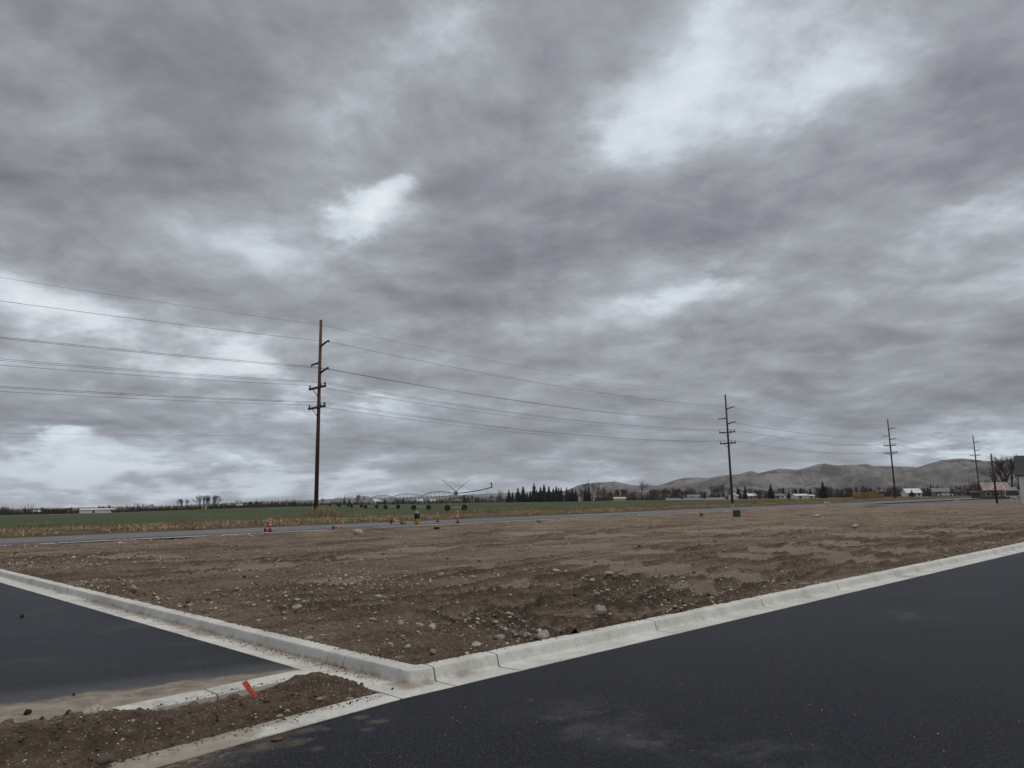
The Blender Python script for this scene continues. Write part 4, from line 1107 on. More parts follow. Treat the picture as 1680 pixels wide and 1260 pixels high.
for i, T in enumerate(TP):
    nb = TP[min(i+1, len(TP)-1)]; pv = TP[max(i-1, 0)]
    ax = (nb-pv); ax.z = 0; ax.normalize(); wd = Vector((-ax.y, ax.x, 0))
    tw = MB(); top = T + Vector((0, 0, PH+0.05))
    wb = 1.85
    for s_ in (-1, 1):
        foot = T + wd*wb*s_ + Vector((0, 0, 0.75))
        for e in (-0.5, 0.5):
            tw.tube([loc(foot), loc(top+ax*e)], 0.05, 4)
    tw.tube([loc(T+wd*wb+Vector((0, 0, 0.72))), loc(T-wd*wb+Vector((0, 0, 0.72)))], 0.075, 5)
    tw.tube([loc(T+wd*wb*0.5+Vector((0, 0, 2.1))), loc(T-wd*wb*0.5+Vector((0, 0, 2.1)))], 0.035, 4)
    tw.build('tower', 'galvanised', piv)
    for s_ in (-1, 1):
        c = T + wd*wb*s_ + Vector((0, 0, 0.62))
        wm = MB(); r = 0.66
        # tyre: lathe about the ax direction
        prof = [(-0.19, 0.36), (-0.20, 0.52), (-0.15, r-0.03), (0.0, r), (0.15, r-0.03), (0.20, 0.52), (0.19, 0.36)]
        n = 16; b = len(wm.v)
        for (off, rad) in prof:
            for k in range(n):
                a = 2*math.pi*k/n; lug = 1.0 if k % 2 else 0.955
                p = c + ax*off + (wd*math.cos(a)+Vector((0, 0, math.sin(a))))*rad*(lug if rad > 0.6 else 1); wm.v.append(loc(p))
        for j in range(len(prof)-1):
            for k in range(n):
                k2 = (k+1) % n; wm.f.append((b+j*n+k, b+j*n+k2, b+(j+1)*n+k2, b+(j+1)*n+k))
        wh = wm.build('wheel', 'tyre', piv)
        hm = MB().tube([loc(c-ax*0.12), loc(c+ax*0.12)], 0.37, 12).build('hub', 'dark_metal', wh)
ax = (TP[0]-TP[1]); ax.z = 0; ax.normalize(); wd = Vector((-ax.y, ax.x, 0)); T = TP[0]; top = T+Vector((0, 0, PH))
ov = [top+ax*(22*k/10)+Vector((0, 0, 0.15+0.75*(k/10)**2)) for k in range(11)]
MB().tube([loc(p) for p in ov], 0.09, 6).build('overhang_pipe', 'dark_metal', piv, True)
e = ov[-1]
MB().tube([loc(e), loc(e+Vector((0, 0, 0.5))), loc(e+Vector((0, 0, 0.75))+ax*-0.25), loc(e+Vector((0, 0, 0.72))+ax*-0.6)], [0.12, 0.12, 0.14, 0.08], 6).build('end_gun', 'dark_metal', piv)
hd = top+Vector((0, 0, 0.2))
MB().box(loc(hd), (0.7, 0.6, 0.8), math.atan2(ax.y, ax.x)).build('drive_box', 'galvanised', piv)
for s_ in (-1, 1):
    MB().tube([loc(hd+Vector((0, 0, 0.3))), loc(hd+wd*3.0*s_+Vector((0, 0, 2.75)))], [0.055, 0.035], 5).build('mast_boom', 'dark_metal', piv)
cb_ = MB()
for s_ in (-1, 1):
    cb_.tube([loc(hd+wd*3.0*s_+Vector((0, 0, 2.75))), loc(ov[6])], 0.012, 3, False)
cb_.tube([loc(hd+wd*1.2+Vector((0, 0, 1.3))), loc(hd-wd*1.2+Vector((0, 0, 1.3)))], 0.02, 4)
cb_.build('stay_cable', 'wire', piv)
dr = MB()
for k in range(1, 10, 2): dr.tube([loc(ov[k]), loc(ov[k]-Vector((0, 0, 2.1)))], 0.014, 3, False)
o = dr.build('sprinkler_drops', 'wire', piv); o['kind'] = 'stuff'

# ================================================================== HYDRANT, DELINEATORS, BOXES, SIGNS
def face(x, y): return math.atan2(-x, y)            # turn local -y towards the camera
x, y = gp(684, 861.5, 0.03); z = max(lot_z(x, y), 0.02)
hy = empty('fire_hydrant', (x, y, z-0.02), face(x, y)); tag(hy, 'yellow fire hydrant with its top wrapped in black', 'fire hydrant')
MB().lathe([(0.19, 0), (0.19, 0.05), (0.125, 0.06), (0.125, 0.16), (0.20, 0.17), (0.20, 0.21), (0.15, 0.23), (0.155, 0.45), (0.16, 0.50)], 16).build('barrel', 'yellow_paint', hy, True)
MB().lathe([(0.185, 0.46), (0.22, 0.50), (0.20, 0.56), (0.225, 0.64), (0.20, 0.74), (0.205, 0.80), (0.12, 0.83)], 14).build('black_wrap', 'black_wrap', hy, True)
MB().lathe([(0.16, 0.82), (0.15, 0.87), (0.10, 0.93), (0.04, 0.96), (0.04, 1.02), (0.01, 1.03)], 14).build('bonnet', 'grey_cap', hy, True)
for a in (0, math.pi, -math.pi/2):
    c, s_ = math.cos(a), math.sin(a)
    MB().tube([(0.12*c, 0.12*s_, 0.36), (0.24*c, 0.24*s_, 0.36), (0.27*c, 0.27*s_, 0.36)], [0.08, 0.08, 0.05], 10).build('nozzle', 'yellow_paint', hy)

def delineator():
    t = empty('delineator_post')
    MB().lathe([(0.17, 0), (0.17, 0.035), (0.11, 0.06), (0.085, 0.11), (0.06, 0.11)], 8).build('base', 'black_rubber', t)
    MB().lathe([(0.060, 0.085), (0.056, 0.40), (0.052, 0.68), (0.075, 0.70), (0.075, 0.74), (0.05, 0.76), (0.03, 0.77)], 12).build('tube', 'orange_plastic', t, True)
    for z0 in (0.44, 0.60):
        MB().lathe([(0.0585, z0), (0.0585, z0+0.075)], 12).build('white_band', 'white_band', t, True)
    MB().tube([(0.04*math.cos(k*math.pi/6), 0, 0.78+0.07*math.sin(k*math.pi/6)) for k in range(7)], 0.014, 6).build('handle', 'white_band', t)
    return t
proto = delineator(); used = False
for (px, py, hpx, lab, kind) in (
    (443, 873, 21, 'orange delineator post standing nearest, at the road edge on the left', 'up'),
    (718, 856, 16, 'shorter-looking orange delineator post standing just right of the hydrant', 'up'),
    (751, 858.5, 20, 'orange delineator post standing right of the hydrant, second from it', 'up'),
    (434, 873, 20, 'knocked-over delineator with black base beside the nearest standing post', 'down'),
    (546, 868.5, 20, 'knocked-over delineator lying below the tall brown pole', 'down'),
    (641, 859.5, 20, 'knocked-over delineator lying just left of the hydrant', 'down'),
    (1150, 846, 18, 'knocked-over reddish delineator lying left of the green utility box', 'down')):
    t = proto if not used else copy_tree(proto); used = True
    x, y = gp(px, py, 0.04); d = math.hypot(x, y); zz = lot_z(x, y)
    a, b = lot_inv(x, y)
    if b > 33.4+0.064*a: zz = 0.03
    t['label'] = lab; t['category'] = 'delineator'; t['group'] = 'orange delineator posts by the road'
    sc = hpx*d/F/0.85; t.scale = (sc,)*3
    t.location = (x, y, zz)
    if kind == 'down':
        sc *= 0.8; t.scale = (sc,)*3; t.location.z = zz+0.16*sc
        t.rotation_euler = (0, math.radians(82), face(x, y)-0.35+random.uniform(-0.2, 0.2))
    else: t.rotation_euler = (0, 0, random.uniform(0, 3))
# dark scraps by the road
for (px, py, lab, nm) in ((660, 859, 'dark rubber mat lying at the road edge left of the hydrant', 'rubber_mat'), (720, 868, 'dark crumpled scrap lying on the dirt right of the hydrant', 'crumpled_scrap')):
    x, y = gp(px, py, 0.05); zz = lot_z(x, y); m = MB()
    for k in range(6):
        m.box((random.uniform(-0.3, 0.3), random.uniform(-0.15, 0.15), 0.05+0.03*k), (0.5*random.uniform(0.5, 1), 0.3, 0.05), random.uniform(-0.6, 0.6))
    o = m.build(nm, 'black_rubber'); o.location = (x, y, zz); o.scale = (0.6, 0.6, 0.6); o.rotation_euler = (0.1, 0, face(x, y)); tag(o, lab, 'scrap')

x, y = gp(1209, 848, 0.05); t = empty('utility_box', (x, y, lot_z(x, y)-0.02), face(x, y)); tag(t, 'green utility pedestal box standing at the far edge of the lot', 'utility box')
MB().box((0, 0, 0.24), (0.58, 0.5, 0.5), 0, 0.94).build('cabinet', 'green_box', t)
MB().box((0, 0, 0.525), (0.62, 0.54, 0.07), 0, 0.9).build('lid', 'green_box', t)
MB().box((0, -0.245, 0.30), (0.40, 0.012, 0.30)).build('door', 'green_box', t)

x, y = gp(1357, 831, 0.0); t = empty('mailbox', (x, y, 0.0), face(x, y)); tag(t, 'pair of small white mailboxes on a post beside the road', 'mailbox')
for k in (-0.19, 0.19):
    m = MB()
    prof = [(-0.14, 0.40), (0.14, 0.40), (0.14, 0.56), (0.10, 0.64), (0.0, 0.67), (-0.10, 0.64), (-0.14, 0.56)]
    vs = [(k+p, -0.22, q) for p, q in prof]+[(k+p, 0.22, q) for p, q in prof]; n = len(prof)
    m.add(vs, [tuple(range(n)), tuple(range(2*n-1, n-1, -1))]+[(i, i+n, (i+1) % n+n, (i+1) % n) for i in range(n)])
    bx_ = m.build('box', 'white_paint', t)
    MB().box((k, -0.225, 0.51), (0.20, 0.01, 0.16)).build('door', 'white_wall', bx_)
MB().box((0, 0, 0.375), (0.85, 0.14, 0.05)).build('plank', 'stake_wood', t)
MB().box((0, 0, 0.17), (0.10, 0.10, 0.36)).build('post', 'stake_wood', t)

x, y = gp(1570, 826, 0.0); t = empty('yard_sign', (x, y, 0.0), face(x, y)); tag(t, 'small white yard sign on two legs by the cross street', 'sign')
MB().box((0, 0, 0.40), (0.58, 0.03, 0.42)).build('panel', 'white_paint', t)
pr = MB(); pr.box((0, -0.018, 0.47), (0.44, 0.006, 0.07)); pr.box((-0.03, -0.018, 0.36), (0.36, 0.006, 0.035)); pr.build('print', 'ink', t)
for k in (-0.24, 0.24): MB().box((k, 0.02, 0.10), (0.03, 0.03, 0.24)).build('leg', 'galvanised', t)

# survey stake painted orange, leaning in the slot
x, y = gp(426, 1148, 0.0); b_ = Vector((x, y, -0.03))
dv = ray(401, 1119); k = (b_.y+0.03)/dv.y; tp = Vector((dv.x*k, dv.y*k, EYE+dv.z*k))
ax = (tp-b_).normalized(); L = (tp-b_).length
view = (b_-Vector((0, 0, EYE))).normalized(); wdv = ax.cross(view).normalized(); dp = ax.cross(wdv).normalized()
def plank(p0, p1, wd, th, o_=(0, 0)):
    vs = []
    for p in (p0, p1):
        for s1, s2 in ((-1, -1), (1, -1), (1, 1), (-1, 1)): vs.append(p+wdv*(wd/2*s1+o_[0])+dp*(th/2*s2+o_[1]))
    return [tuple(v-b_) for v in vs], [(3, 2, 1, 0), (4, 5, 6, 7), (0, 1, 5, 4), (1, 2, 6, 5), (2, 3, 7, 6), (3, 0, 4, 7)]
t = empty('survey_stake', tuple(b_)); tag(t, 'orange-painted wooden survey stake leaning in the soil slot', 'stake')
m = MB(); m.add(*plank(b_-ax*0.08, tp, 0.046, 0.014)); m.build('lath', 'stake_paint', t)
m = MB(); m.add(*plank(b_+ax*(L-0.004), tp+ax*0.006, 0.045, 0.013)); m.build('raw_end', 'stake_wood', t)
m = MB(); sgn = -1 if dp.dot(view) > 0 else 1
for i in range(9):
    c = b_+ax*(0.045+0.016*i); m.add(*plank(c, c+ax*random.uniform(0.004, 0.011), random.uniform(0.006, 0.022), 0.0015, (random.uniform(-0.008, 0.008), sgn*0.0078)))
m.build('handwriting', 'ink', t)

# ================================================================== HOUSES, BARNS, BALES
def house(name, label, px, d, wpx, eave, rise, depth, wall, roof, cat='house', rot=0.0, wins=3, door=True, z=None, group=None):
    x, y, z0 = spot(px, d); z = z0 if z is None else z
    ca_ = azdir(px)[1]; w_ = wpx*d/F*ca_*ca_
    t = empty(name, (x, y, z-0.1), face(x, y)+rot); tag(t, label, cat, group)
    h, D = eave, depth/2
    m = MB(); W2 = w_/2
    m.add([(-W2, -D, 0), (W2, -D, 0), (W2, D, 0), (-W2, D, 0), (-W2, -D, h), (W2, -D, h), (W2, D, h), (-W2, D, h), (-W2, 0, h+rise-0.05), (W2, 0, h+rise-0.05)],
          [(0, 1, 5, 4), (2, 3, 7, 6), (1, 2, 6, 9, 5), (3, 0, 4, 8, 7), (3, 2, 1, 0)])
    m.build('wall', wall, t)
    ov_, th = 0.35, 0.14; ry = D+ov_; sl = rise/D; W3 = W2+ov_
    m = MB()
    for s_ in (-1, 1):
        m.add([(-W3, s_*ry, h-ov_*sl), (W3, s_*ry, h-ov_*sl), (W3, 0, h+rise), (-W3, 0, h+rise),
               (-W3, s_*ry, h-ov_*sl+th), (W3, s_*ry, h-ov_*sl+th), (W3, 0, h+rise+th), (-W3, 0, h+rise+th)],
              [(0, 1, 2, 3), (4, 5, 6, 7), (0, 1, 5, 4), (1, 2, 6, 5), (3, 0, 4, 7)])
    m.build('roof', roof, t)
    if wins:
        for i in range(wins):
            u = -W2 + w_*(i+0.5+0.12*math.sin(i*3+px))/wins
            ww, wh = min(1.3, w_/wins*0.5), min(1.1, h*0.4)
            fo = MB().box((u, -D-0.02, h*0.56), (ww+0.18, 0.06, wh+0.18)).build('window', 'white_paint', t)
            MB().box((u, -D-0.06, h*0.56), (ww, 0.03, wh)).build('pane', 'glass', fo)
    if door:
        u = -W2 + w_*0.38
        MB().box((u, -D-0.03, 1.0 if h > 2.2 else h*0.42), (0.95, 0.06, 2.0 if h > 2.2 else h*0.8)).build('door', 'brown_wall', t)
    return t
house('barn', 'long low white barn at the far left edge of the field', 161, 420, 55, 1.6, 0.5, 10, 'white_wall', 'white_roof', 'barn', 0.0, 0, True)
house('shed', 'tiny white shed left of the long white barn', 61, 420, 11, 1.3, 0.5, 5, 'white_wall', 'white_roof', 'shed', 0.1, 0)
house('barn', 'long grey-roofed barn right of the long white barn', 250, 430, 36, 1.4, 0.9, 9, 'brown_wall', 'grey_roof', 'barn', 0.05, 0)
house('house', 'low grey-roofed farmhouse left of the tall brown pole', 372, 440, 14, 1.7, 0.9, 8, 'cream_wall', 'grey_roof', 'house', 0.2, 2)
house('shed', 'small white-roofed shed nearest left of the tall brown pole', 398, 440, 13, 1.3, 0.9, 6, 'white_wall', 'white_roof', 'shed', -0.2, 0)
house('house', 'pale farmhouse just right of the tall brown pole', 552, 560, 13, 2.2, 1.2, 8, 'cream_wall', 'grey_roof', 'house', 0.2, 2)
house('house', 'white gabled house behind the far spans of the irrigator', 616, 540, 11, 2.2, 1.6, 8, 'white_wall', 'white_roof', 'house', 0.5, 2)
house('house', 'white house behind the second irrigator span', 690, 540, 9, 2.0, 1.4, 7, 'white_wall', 'white_roof', 'house', -0.3, 2)
house('house', 'white-roofed house behind the last irrigator span', 709, 540, 8, 1.6, 1.4, 7, 'white_wall', 'white_roof', 'house', 0.3, 1)
house('shed', 'cream open shed right of the conifer row', 1016, 420, 18, 1.3, 0.7, 8, 'cream_wall', 'cream_wall', 'shed', 0.1, 0, False)
house('house', 'long white house behind a pale fence left of the second pole', 1138, 400, 20, 1.7, 0.9, 8, 'white_wall', 'grey_roof', 'house', 0.0, 3)
house('shed', 'narrow white gabled shed right behind the second pole', 1203, 360, 8, 2.0, 0.9, 4, 'white_wall', 'white_roof', 'shed', 1.2, 0)
house('house', 'cream house among conifers right of the second pole', 1232, 400, 14, 1.5, 1.2, 8, 'cream_wall', 'white_roof', 'house', 0.2, 2)
house('house', 'grey-roofed house left of the white metal shed', 1280, 390, 16, 1.4, 0.9, 8, 'white_wall', 'grey_roof', 'house', -0.1, 2)
house('metal_shed', 'bright white metal shed with shallow roof right of centre', 1311, 330, 20, 1.3, 0.65, 8, 'white_wall', 'white_roof', 'shed', 0.25, 0)
house('metal_shed', 'lower white lean-to right of the bright white metal shed', 1328, 336, 9, 1.15, 0.4, 7, 'white_wall', 'white_roof', 'shed', 0.25, 0)
house('house', 'white house with a dark conifer in front, right of the third pole', 1495, 330, 24, 1.7, 1.6, 9, 'white_wall', 'white_roof', 'house', 0.25, 3)
house('house', 'blue-grey house right of the third pole', 1542, 320, 26, 1.9, 1.3, 9, 'blue_wall', 'grey_roof', 'house', 0.1, 3)
house('house', 'dark grey low house right of the blue-grey house', 1576, 310, 16, 1.6, 0.9, 8, 'blue_wall', 'dark_roof', 'house', 0.0, 2)
house('house', 'brown house with patchy pale shake roof behind the short service pole', 1631, 210, 40, 2.0, 1.75, 9, 'brown_wall', 'shake_roof', 'house', 0.12, 3)
house('garage', 'low white-trimmed garage right of the house with patchy roof', 1655, 225, 22, 1.7, 0.9, 7, 'white_wall', 'grey_roof', 'garage', 0.0, 0)
house('carport', 'dark open-sided shed left of the house with patchy roof', 1602, 230, 18, 1.4, 0.5, 6, 'ink', 'dark_roof', 'shed', 0.0, 0, False)
# white house cut by the right edge of the picture
bx0 = gp(1674, 824.5, 0.0); dd0 = math.hypot(*bx0); pxc = 1674 + 6.5*F/dd0
house('house', 'white sided house with dark roof cut by the right edge', 1674+62, dd0+3, 122, 4.0, 2.7, 9, 'white_wall', 'dark_roof', 'house', 0.0, 3)
# white-framed board on posts beside it
x, y = gp(1663, 825.5, 0.0); t = empty('framed_board', (x, y, 0), face(x, y)); tag(t, 'dark board in a white frame on posts beside the white house', 'sign')
MB().box((0, 0, 1.35), (1.5, 0.05, 0.72)).build('board', 'ink', t)
for k in (-0.4, 0.4): MB().box((0, -0.03, 1.35+k), (1.66, 0.06, 0.09)).build('frame_rail', 'white_paint', t)
for k in (-0.79, 0.79): MB().box((k, -0.031, 1.35), (0.09, 0.062, 0.72)).build('frame_stile', 'white_paint', t)
for k in (-0.2, 0.45): MB().box((k, 0.06, 0.5), (0.09, 0.06, 1.0)).build('post', 'white_paint', t)
# pale fence of panels in front of the white house left of the second pole
x0, y0, z0 = spot(1092, 385); x1, y1, z1 = spot(1190, 372)
t = empty('panel_fence', (x0, y0, z0)); tag(t, 'long pale panel fence at the far edge of the field left of the second pole', 'fence')
Lf = math.hypot(x1-x0, y1-y0); an = math.atan2(y1-y0, x1-x0); npan = 16
for k in range(npan):
    u = (k+0.5)/npan; cx_, cy_ = (x1-x0)*u, (y1-y0)*u
    hgt = 0.95 if k not in (4, 9, 10) else 0.6
    MB().box((cx_, cy_, hgt/2), (Lf/npan-0.12, 0.06, hgt), an).build('panel', 'white_wall', t)
    MB().box((cx_-(x1-x0)/npan*0.5, cy_-(y1-y0)/npan*0.5, 0.55), (0.12, 0.12, 1.1), an).build('post', 'white_paint', t)
# stack of straw bales: every bale on its own
x, y, z = spot(1424, 232); base_rz = face(x, y)+0.25
bm_ = bmesh.new(); bmesh.ops.create_cube(bm_, size=1.0); bmesh.ops.bevel(bm_, geom=bm_.edges[:], offset=0.05, segments=1, affect='EDGES')
bale_me = bpy.data.meshes.new('straw_bale'); bm_.to_mesh(bale_me); bm_.free(); bale_me.materials.append(MATS['straw'])
ca, sa = math.cos(base_rz), math.sin(base_rz)
for row in range(4):
    for i in range(4):
        for j in range(2):
            if row == 3 and i == 3: continue
            lx, ly = -3.0+i*2.0+random.uniform(-0.04, 0.04), -0.6+j*1.2+random.uniform(-0.05, 0.05)
            o = bpy.data.objects.new('straw_bale', bale_me); COL.objects.link(o)
            o.location = (x+lx*ca-ly*sa, y+lx*sa+ly*ca, z+0.24+row*0.5); o.scale = (1.96, 1.16, 0.49); o.rotation_euler = (0, 0, base_rz+random.uniform(-0.02, 0.02))
            tag(o, f"straw bale, {('bottom', 'second', 'third', 'top')[row]} row, {('first', 'second', 'third', 'last')[i]} from left, {('front', 'back')[j]} of the stack", 'straw bale', 'straw bales stacked by the third pole')
# parked white pickup by the blue-grey house
x, y, z = spot(1551, 300); t = empty('pickup_truck', (x, y, z), face(x, y)); tag(t, 'white pickup truck parked in front of the blue-grey house', 'car')
m = MB(); m.box((0, 0, 0.72), (5.0, 1.8, 0.55)); m.build('body', 'white_paint', t)
m = MB(); m.add([(-1.2, -0.8, 1.0), (1.0, -0.8, 1.0), (1.0, 0.8, 1.0), (-1.2, 0.8, 1.0), (-0.6, -0.7, 1.6), (0.8, -0.7, 1.6), (0.8, 0.7, 1.6), (-0.6, 0.7, 1.6)], [(4, 5, 6, 7), (0, 1, 5, 4), (1, 2, 6, 5), (2, 3, 7, 6), (3, 0, 4, 7)]); m.build('cab', 'white_paint', t)
MB().box((0.0, -0.765, 1.32), (1.3, 0.05, 0.36)).build('window', 'glass', t)
for k in (-1.6, 1.6):
    for s_ in (-0.82, 0.82): MB().tube([(k, s_-0.1, 0.36), (k, s_+0.1, 0.36)], 0.36, 12).build('wheel', 'tyre', t)

# ================================================================== TREES
def bare_meshes(seed, spread=0.55, kids=3, levels=5, twigs=1.0, stems=1, upright=0.25):
    """a leafless tree of height about 1: trunk with limbs, and twigs"""
    R = random.Random(seed); tk = MB(); tw = MB()
    def grow(p, d, L, r, lv):
        bend = Vector((R.gauss(0, 0.12), R.gauss(0, 0.12), R.gauss(0, 0.05)))
        m = p + d*L*0.5; d2 = (d+bend).normalized(); q = m + d2*L*0.5
        (tk if lv < 3 else tw).tube([p, m, q] if lv < 3 else [p, q], [r, r*0.85, r*0.68] if lv < 3 else [r, r*0.55], 5 if lv < 2 else 3, False)
        if lv >= levels: return
        k = kids + (1 if R.random() < 0.4 else 0)
        for i in range(k):
            a = R.uniform(0, 6.28); tilt = R.uniform(0.35, 1.0)*spread*1.5
            o_ = d2.orthogonal().normalized(); o_ = Matrix.Rotation(a, 3, d2) @ o_
            nd = (d2*math.cos(tilt)+o_*math.sin(tilt)); nd.z += upright; nd.normalize()
            st = p.lerp(q, R.uniform(0.55, 1.0)) if i else q
            grow(st, nd, L*R.uniform(0.60, 0.82), max(r*0.55, 0.0013), lv+1)
    for s_ in range(stems):
        a = 6.28*s_/max(stems, 1)+R.random()
        d = Vector((math.cos(a)*0.28*(stems > 1), math.sin(a)*0.28*(stems > 1), 1)).normalized()
        grow(Vector((math.cos(a)*0.03*(stems > 1), math.sin(a)*0.03*(stems > 1), -0.02)), d, 0.29, 0.022, 0)
    top = max(v[2] for v in tk.v+tw.v)
    for m in (tk, tw): m.v = [(x/top, y/top, z/top) for x, y, z in m.v]
    return tk.mesh('trunk'), tw.mesh('crown')
def conifer_meshes(seed, width=0.20, tiers=26, ragged=0.25, base=0.03, olive=False):
    R = random.Random(seed); tk = MB().tube([(0, 0, -0.02), (0, 0, 0.5), (0, 0, 0.97)], [0.020, 0.013, 0.003], 6); cr = MB()
    for i in range(tiers):
        t = i/(tiers-1); z = base+(0.99-base)*t
        rad = width*((1-t)**0.80)*(0.75+0.25*math.sin(min(1, t*6)*1.57))*(1+R.uniform(-ragged, ragged)) + 0.006
        n = max(5, int(15*(1-t)+5))
        for k in range(n):
            a = 6.283*(k+R.random())/n; r = rad*R.uniform(0.65, 1.12); dz = -0.35*r+R.uniform(-0.012, 0.012)
            wv = 0.020+0.22*r; c, s_ = math.cos(a), math.sin(a)
            p0 = (0.1*r*c, 0.1*r*s_, z+0.03); tip = (r*c, r*s_, z+dz)
            l = (0.55*r*c-s_*wv, 0.55*r*s_+c*wv, z+dz*0.55-0.012); rr = (0.55*r*c+s_*wv, 0.55*r*s_-c*wv, z+dz*0.55-0.012); um = (0.55*r*c, 0.55*r*s_, z+dz*0.5+0.022)
            cr.add([p0, l, tip, rr, um], [(0, 1, 4), (1, 2, 4), (4, 2, 3), (0, 4, 3)])
    return tk.mesh('trunk'), cr.mesh('crown')
def leafy_meshes(seed, width=0.36, n=1500, base=0.12):
    R = random.Random(seed); tk = MB().tube([(0, 0, -0.02), (0.01, 0, 0.25), (0, 0.01, 0.6)], [0.03, 0.022, 0.008], 6); cr = MB()
    cl = [(Vector((R.gauss(0, width*0.45), R.gauss(0, width*0.45), R.uniform(base+0.1, 0.86))), R.uniform(0.09, 0.20)) for _ in range(16)]
    for i in range(5):
        c = R.choice(cl)[0]; tk.tube([(0, 0, 0.25), tuple(c)], [0.014, 0.004], 4, False)
    for i in range(n):
        c, r = R.choice(cl); p = c+Vector((R.gauss(0, 1), R.gauss(0, 1), R.gauss(0, 1))).normalized()*r*R.random()**0.4
        s_ = R.uniform(0.014, 0.034); a = Vector((R.gauss(0, 1), R.gauss(0, 1), R.gauss(0, 1))).normalized()*s_; b = Vector((R.gauss(0, 1), R.gauss(0, 1), R.gauss(0, 1))).normalized()*s_
        cr.add([p-a, p+b, p+a], [(0, 1, 2)])
    return tk.mesh('trunk'), cr.mesh('crown')
def give(me, m):
    me = me.copy(); me.materials.clear(); me.materials.append(MATS[m]); return me
BARE = [bare_meshes(21, 0.55, 3, 5), bare_meshes(22, 0.45, 3, 5, upright=0.4), bare_meshes(23, 0.62, 3, 5, stems=2), bare_meshes(24, 0.36, 3, 5, stems=3, upright=0.45),
        bare_meshes(25, 0.7, 3, 5, stems=4, upright=0.15), bare_meshes(26, 0.30, 4, 4, upright=0.55)]
BARE_T = [(give(a, 'bark'), give(b, 'twig')) for a, b in BARE]; BARE_R = [(give(a, 'bark'), give(b, 'red_twig')) for a, b in BARE]
CON = [(give(a, 'bark'), give(b, 'needles')) for a, b in (conifer_meshes(1, 0.19), conifer_meshes(2, 0.16, 24, 0.35), conifer_meshes(3, 0.24, 22, 0.3), conifer_meshes(4, 0.13, 28, 0.25))]
_lf = [leafy_meshes(1), leafy_meshes(2, 0.42, 1700, 0.05), leafy_meshes(3, 0.30)]
LEAF_D = [(give(a, 'bark'), give(b, 'needles')) for a, b in _lf]; LEAF_O = [(give(a, 'bark'), give(b, 'olive_leaf')) for a, b in _lf]; LEAF_R = [(give(a, 'bark'), give(b, 'rust_leaf')) for a, b in _lf]
def tree(kind, px, ytop, d, label, group=None, wide=1.0, i=None, name=None, cat='tree', low=0.0):
    x, y, z = spot(px, d); h = (hor(px)-ytop)/F*d*azdir(px)[1]*1.0 + EYE - z
    src = kind[(i if i is not None else int(px*7)) % len(kind)]
    nm = name or ('conifer_tree' if kind is CON else 'bare_tree' if kind in (BARE_T, BARE_R) else 'leafy_tree')
    t = empty(nm, (x, y, z-0.05-low), random.uniform(0, 6.28)); t.scale = (h*wide, h*wide, h); tag(t, label, cat, group)
    for part, me in zip(('trunk', 'crown'), src):
        o = bpy.data.objects.new(part, me); COL.objects.link(o); o.parent = t
    return t
# the dark conifer row right of the irrigator
row = [(835, 804.5), (841, 808), (850, 801), (858.5, 799), (865, 807), (870, 805), (876.5, 794), (881, 803), (887, 800), (893, 796), (901, 799), (908, 802), (913, 799), (917, 800.5), (921, 801), (930, 800), (934, 803), (939, 802), (945, 804), (961, 801), (966, 800)]
RL = {835: 'leftmost dark conifer of the dense row right of the irrigator', 876.5: 'tallest dark conifer in the dense row right of the irrigator',
      893: 'second tallest dark conifer, near the middle of the dense row', 966: 'rightmost dark conifer, beside a tall bare tree'}
for k, (px, yt) in enumerate(row):
    tree(CON, px, yt-0.8, 455+random.uniform(-12, 12), RL.get(px, f'{("second", "third", "fourth", "fifth", "sixth", "x", "eighth", "ninth", "x", "eleventh", "twelfth", "thirteenth", "fourteenth", "fifteenth", "sixteenth", "seventeenth", "eighteenth", "nineteenth", "twentieth")[min(k-1, 18)]} conifer from the left in the dense dark row'), 'dark conifer row beyond the field', random.uniform(1.35, 2.3), i=random.choice((0, 1, 2, 0)))
tree(LEAF_O, 954, 801, 450, 'olive green tree at the right end of the conifer row', i=2)
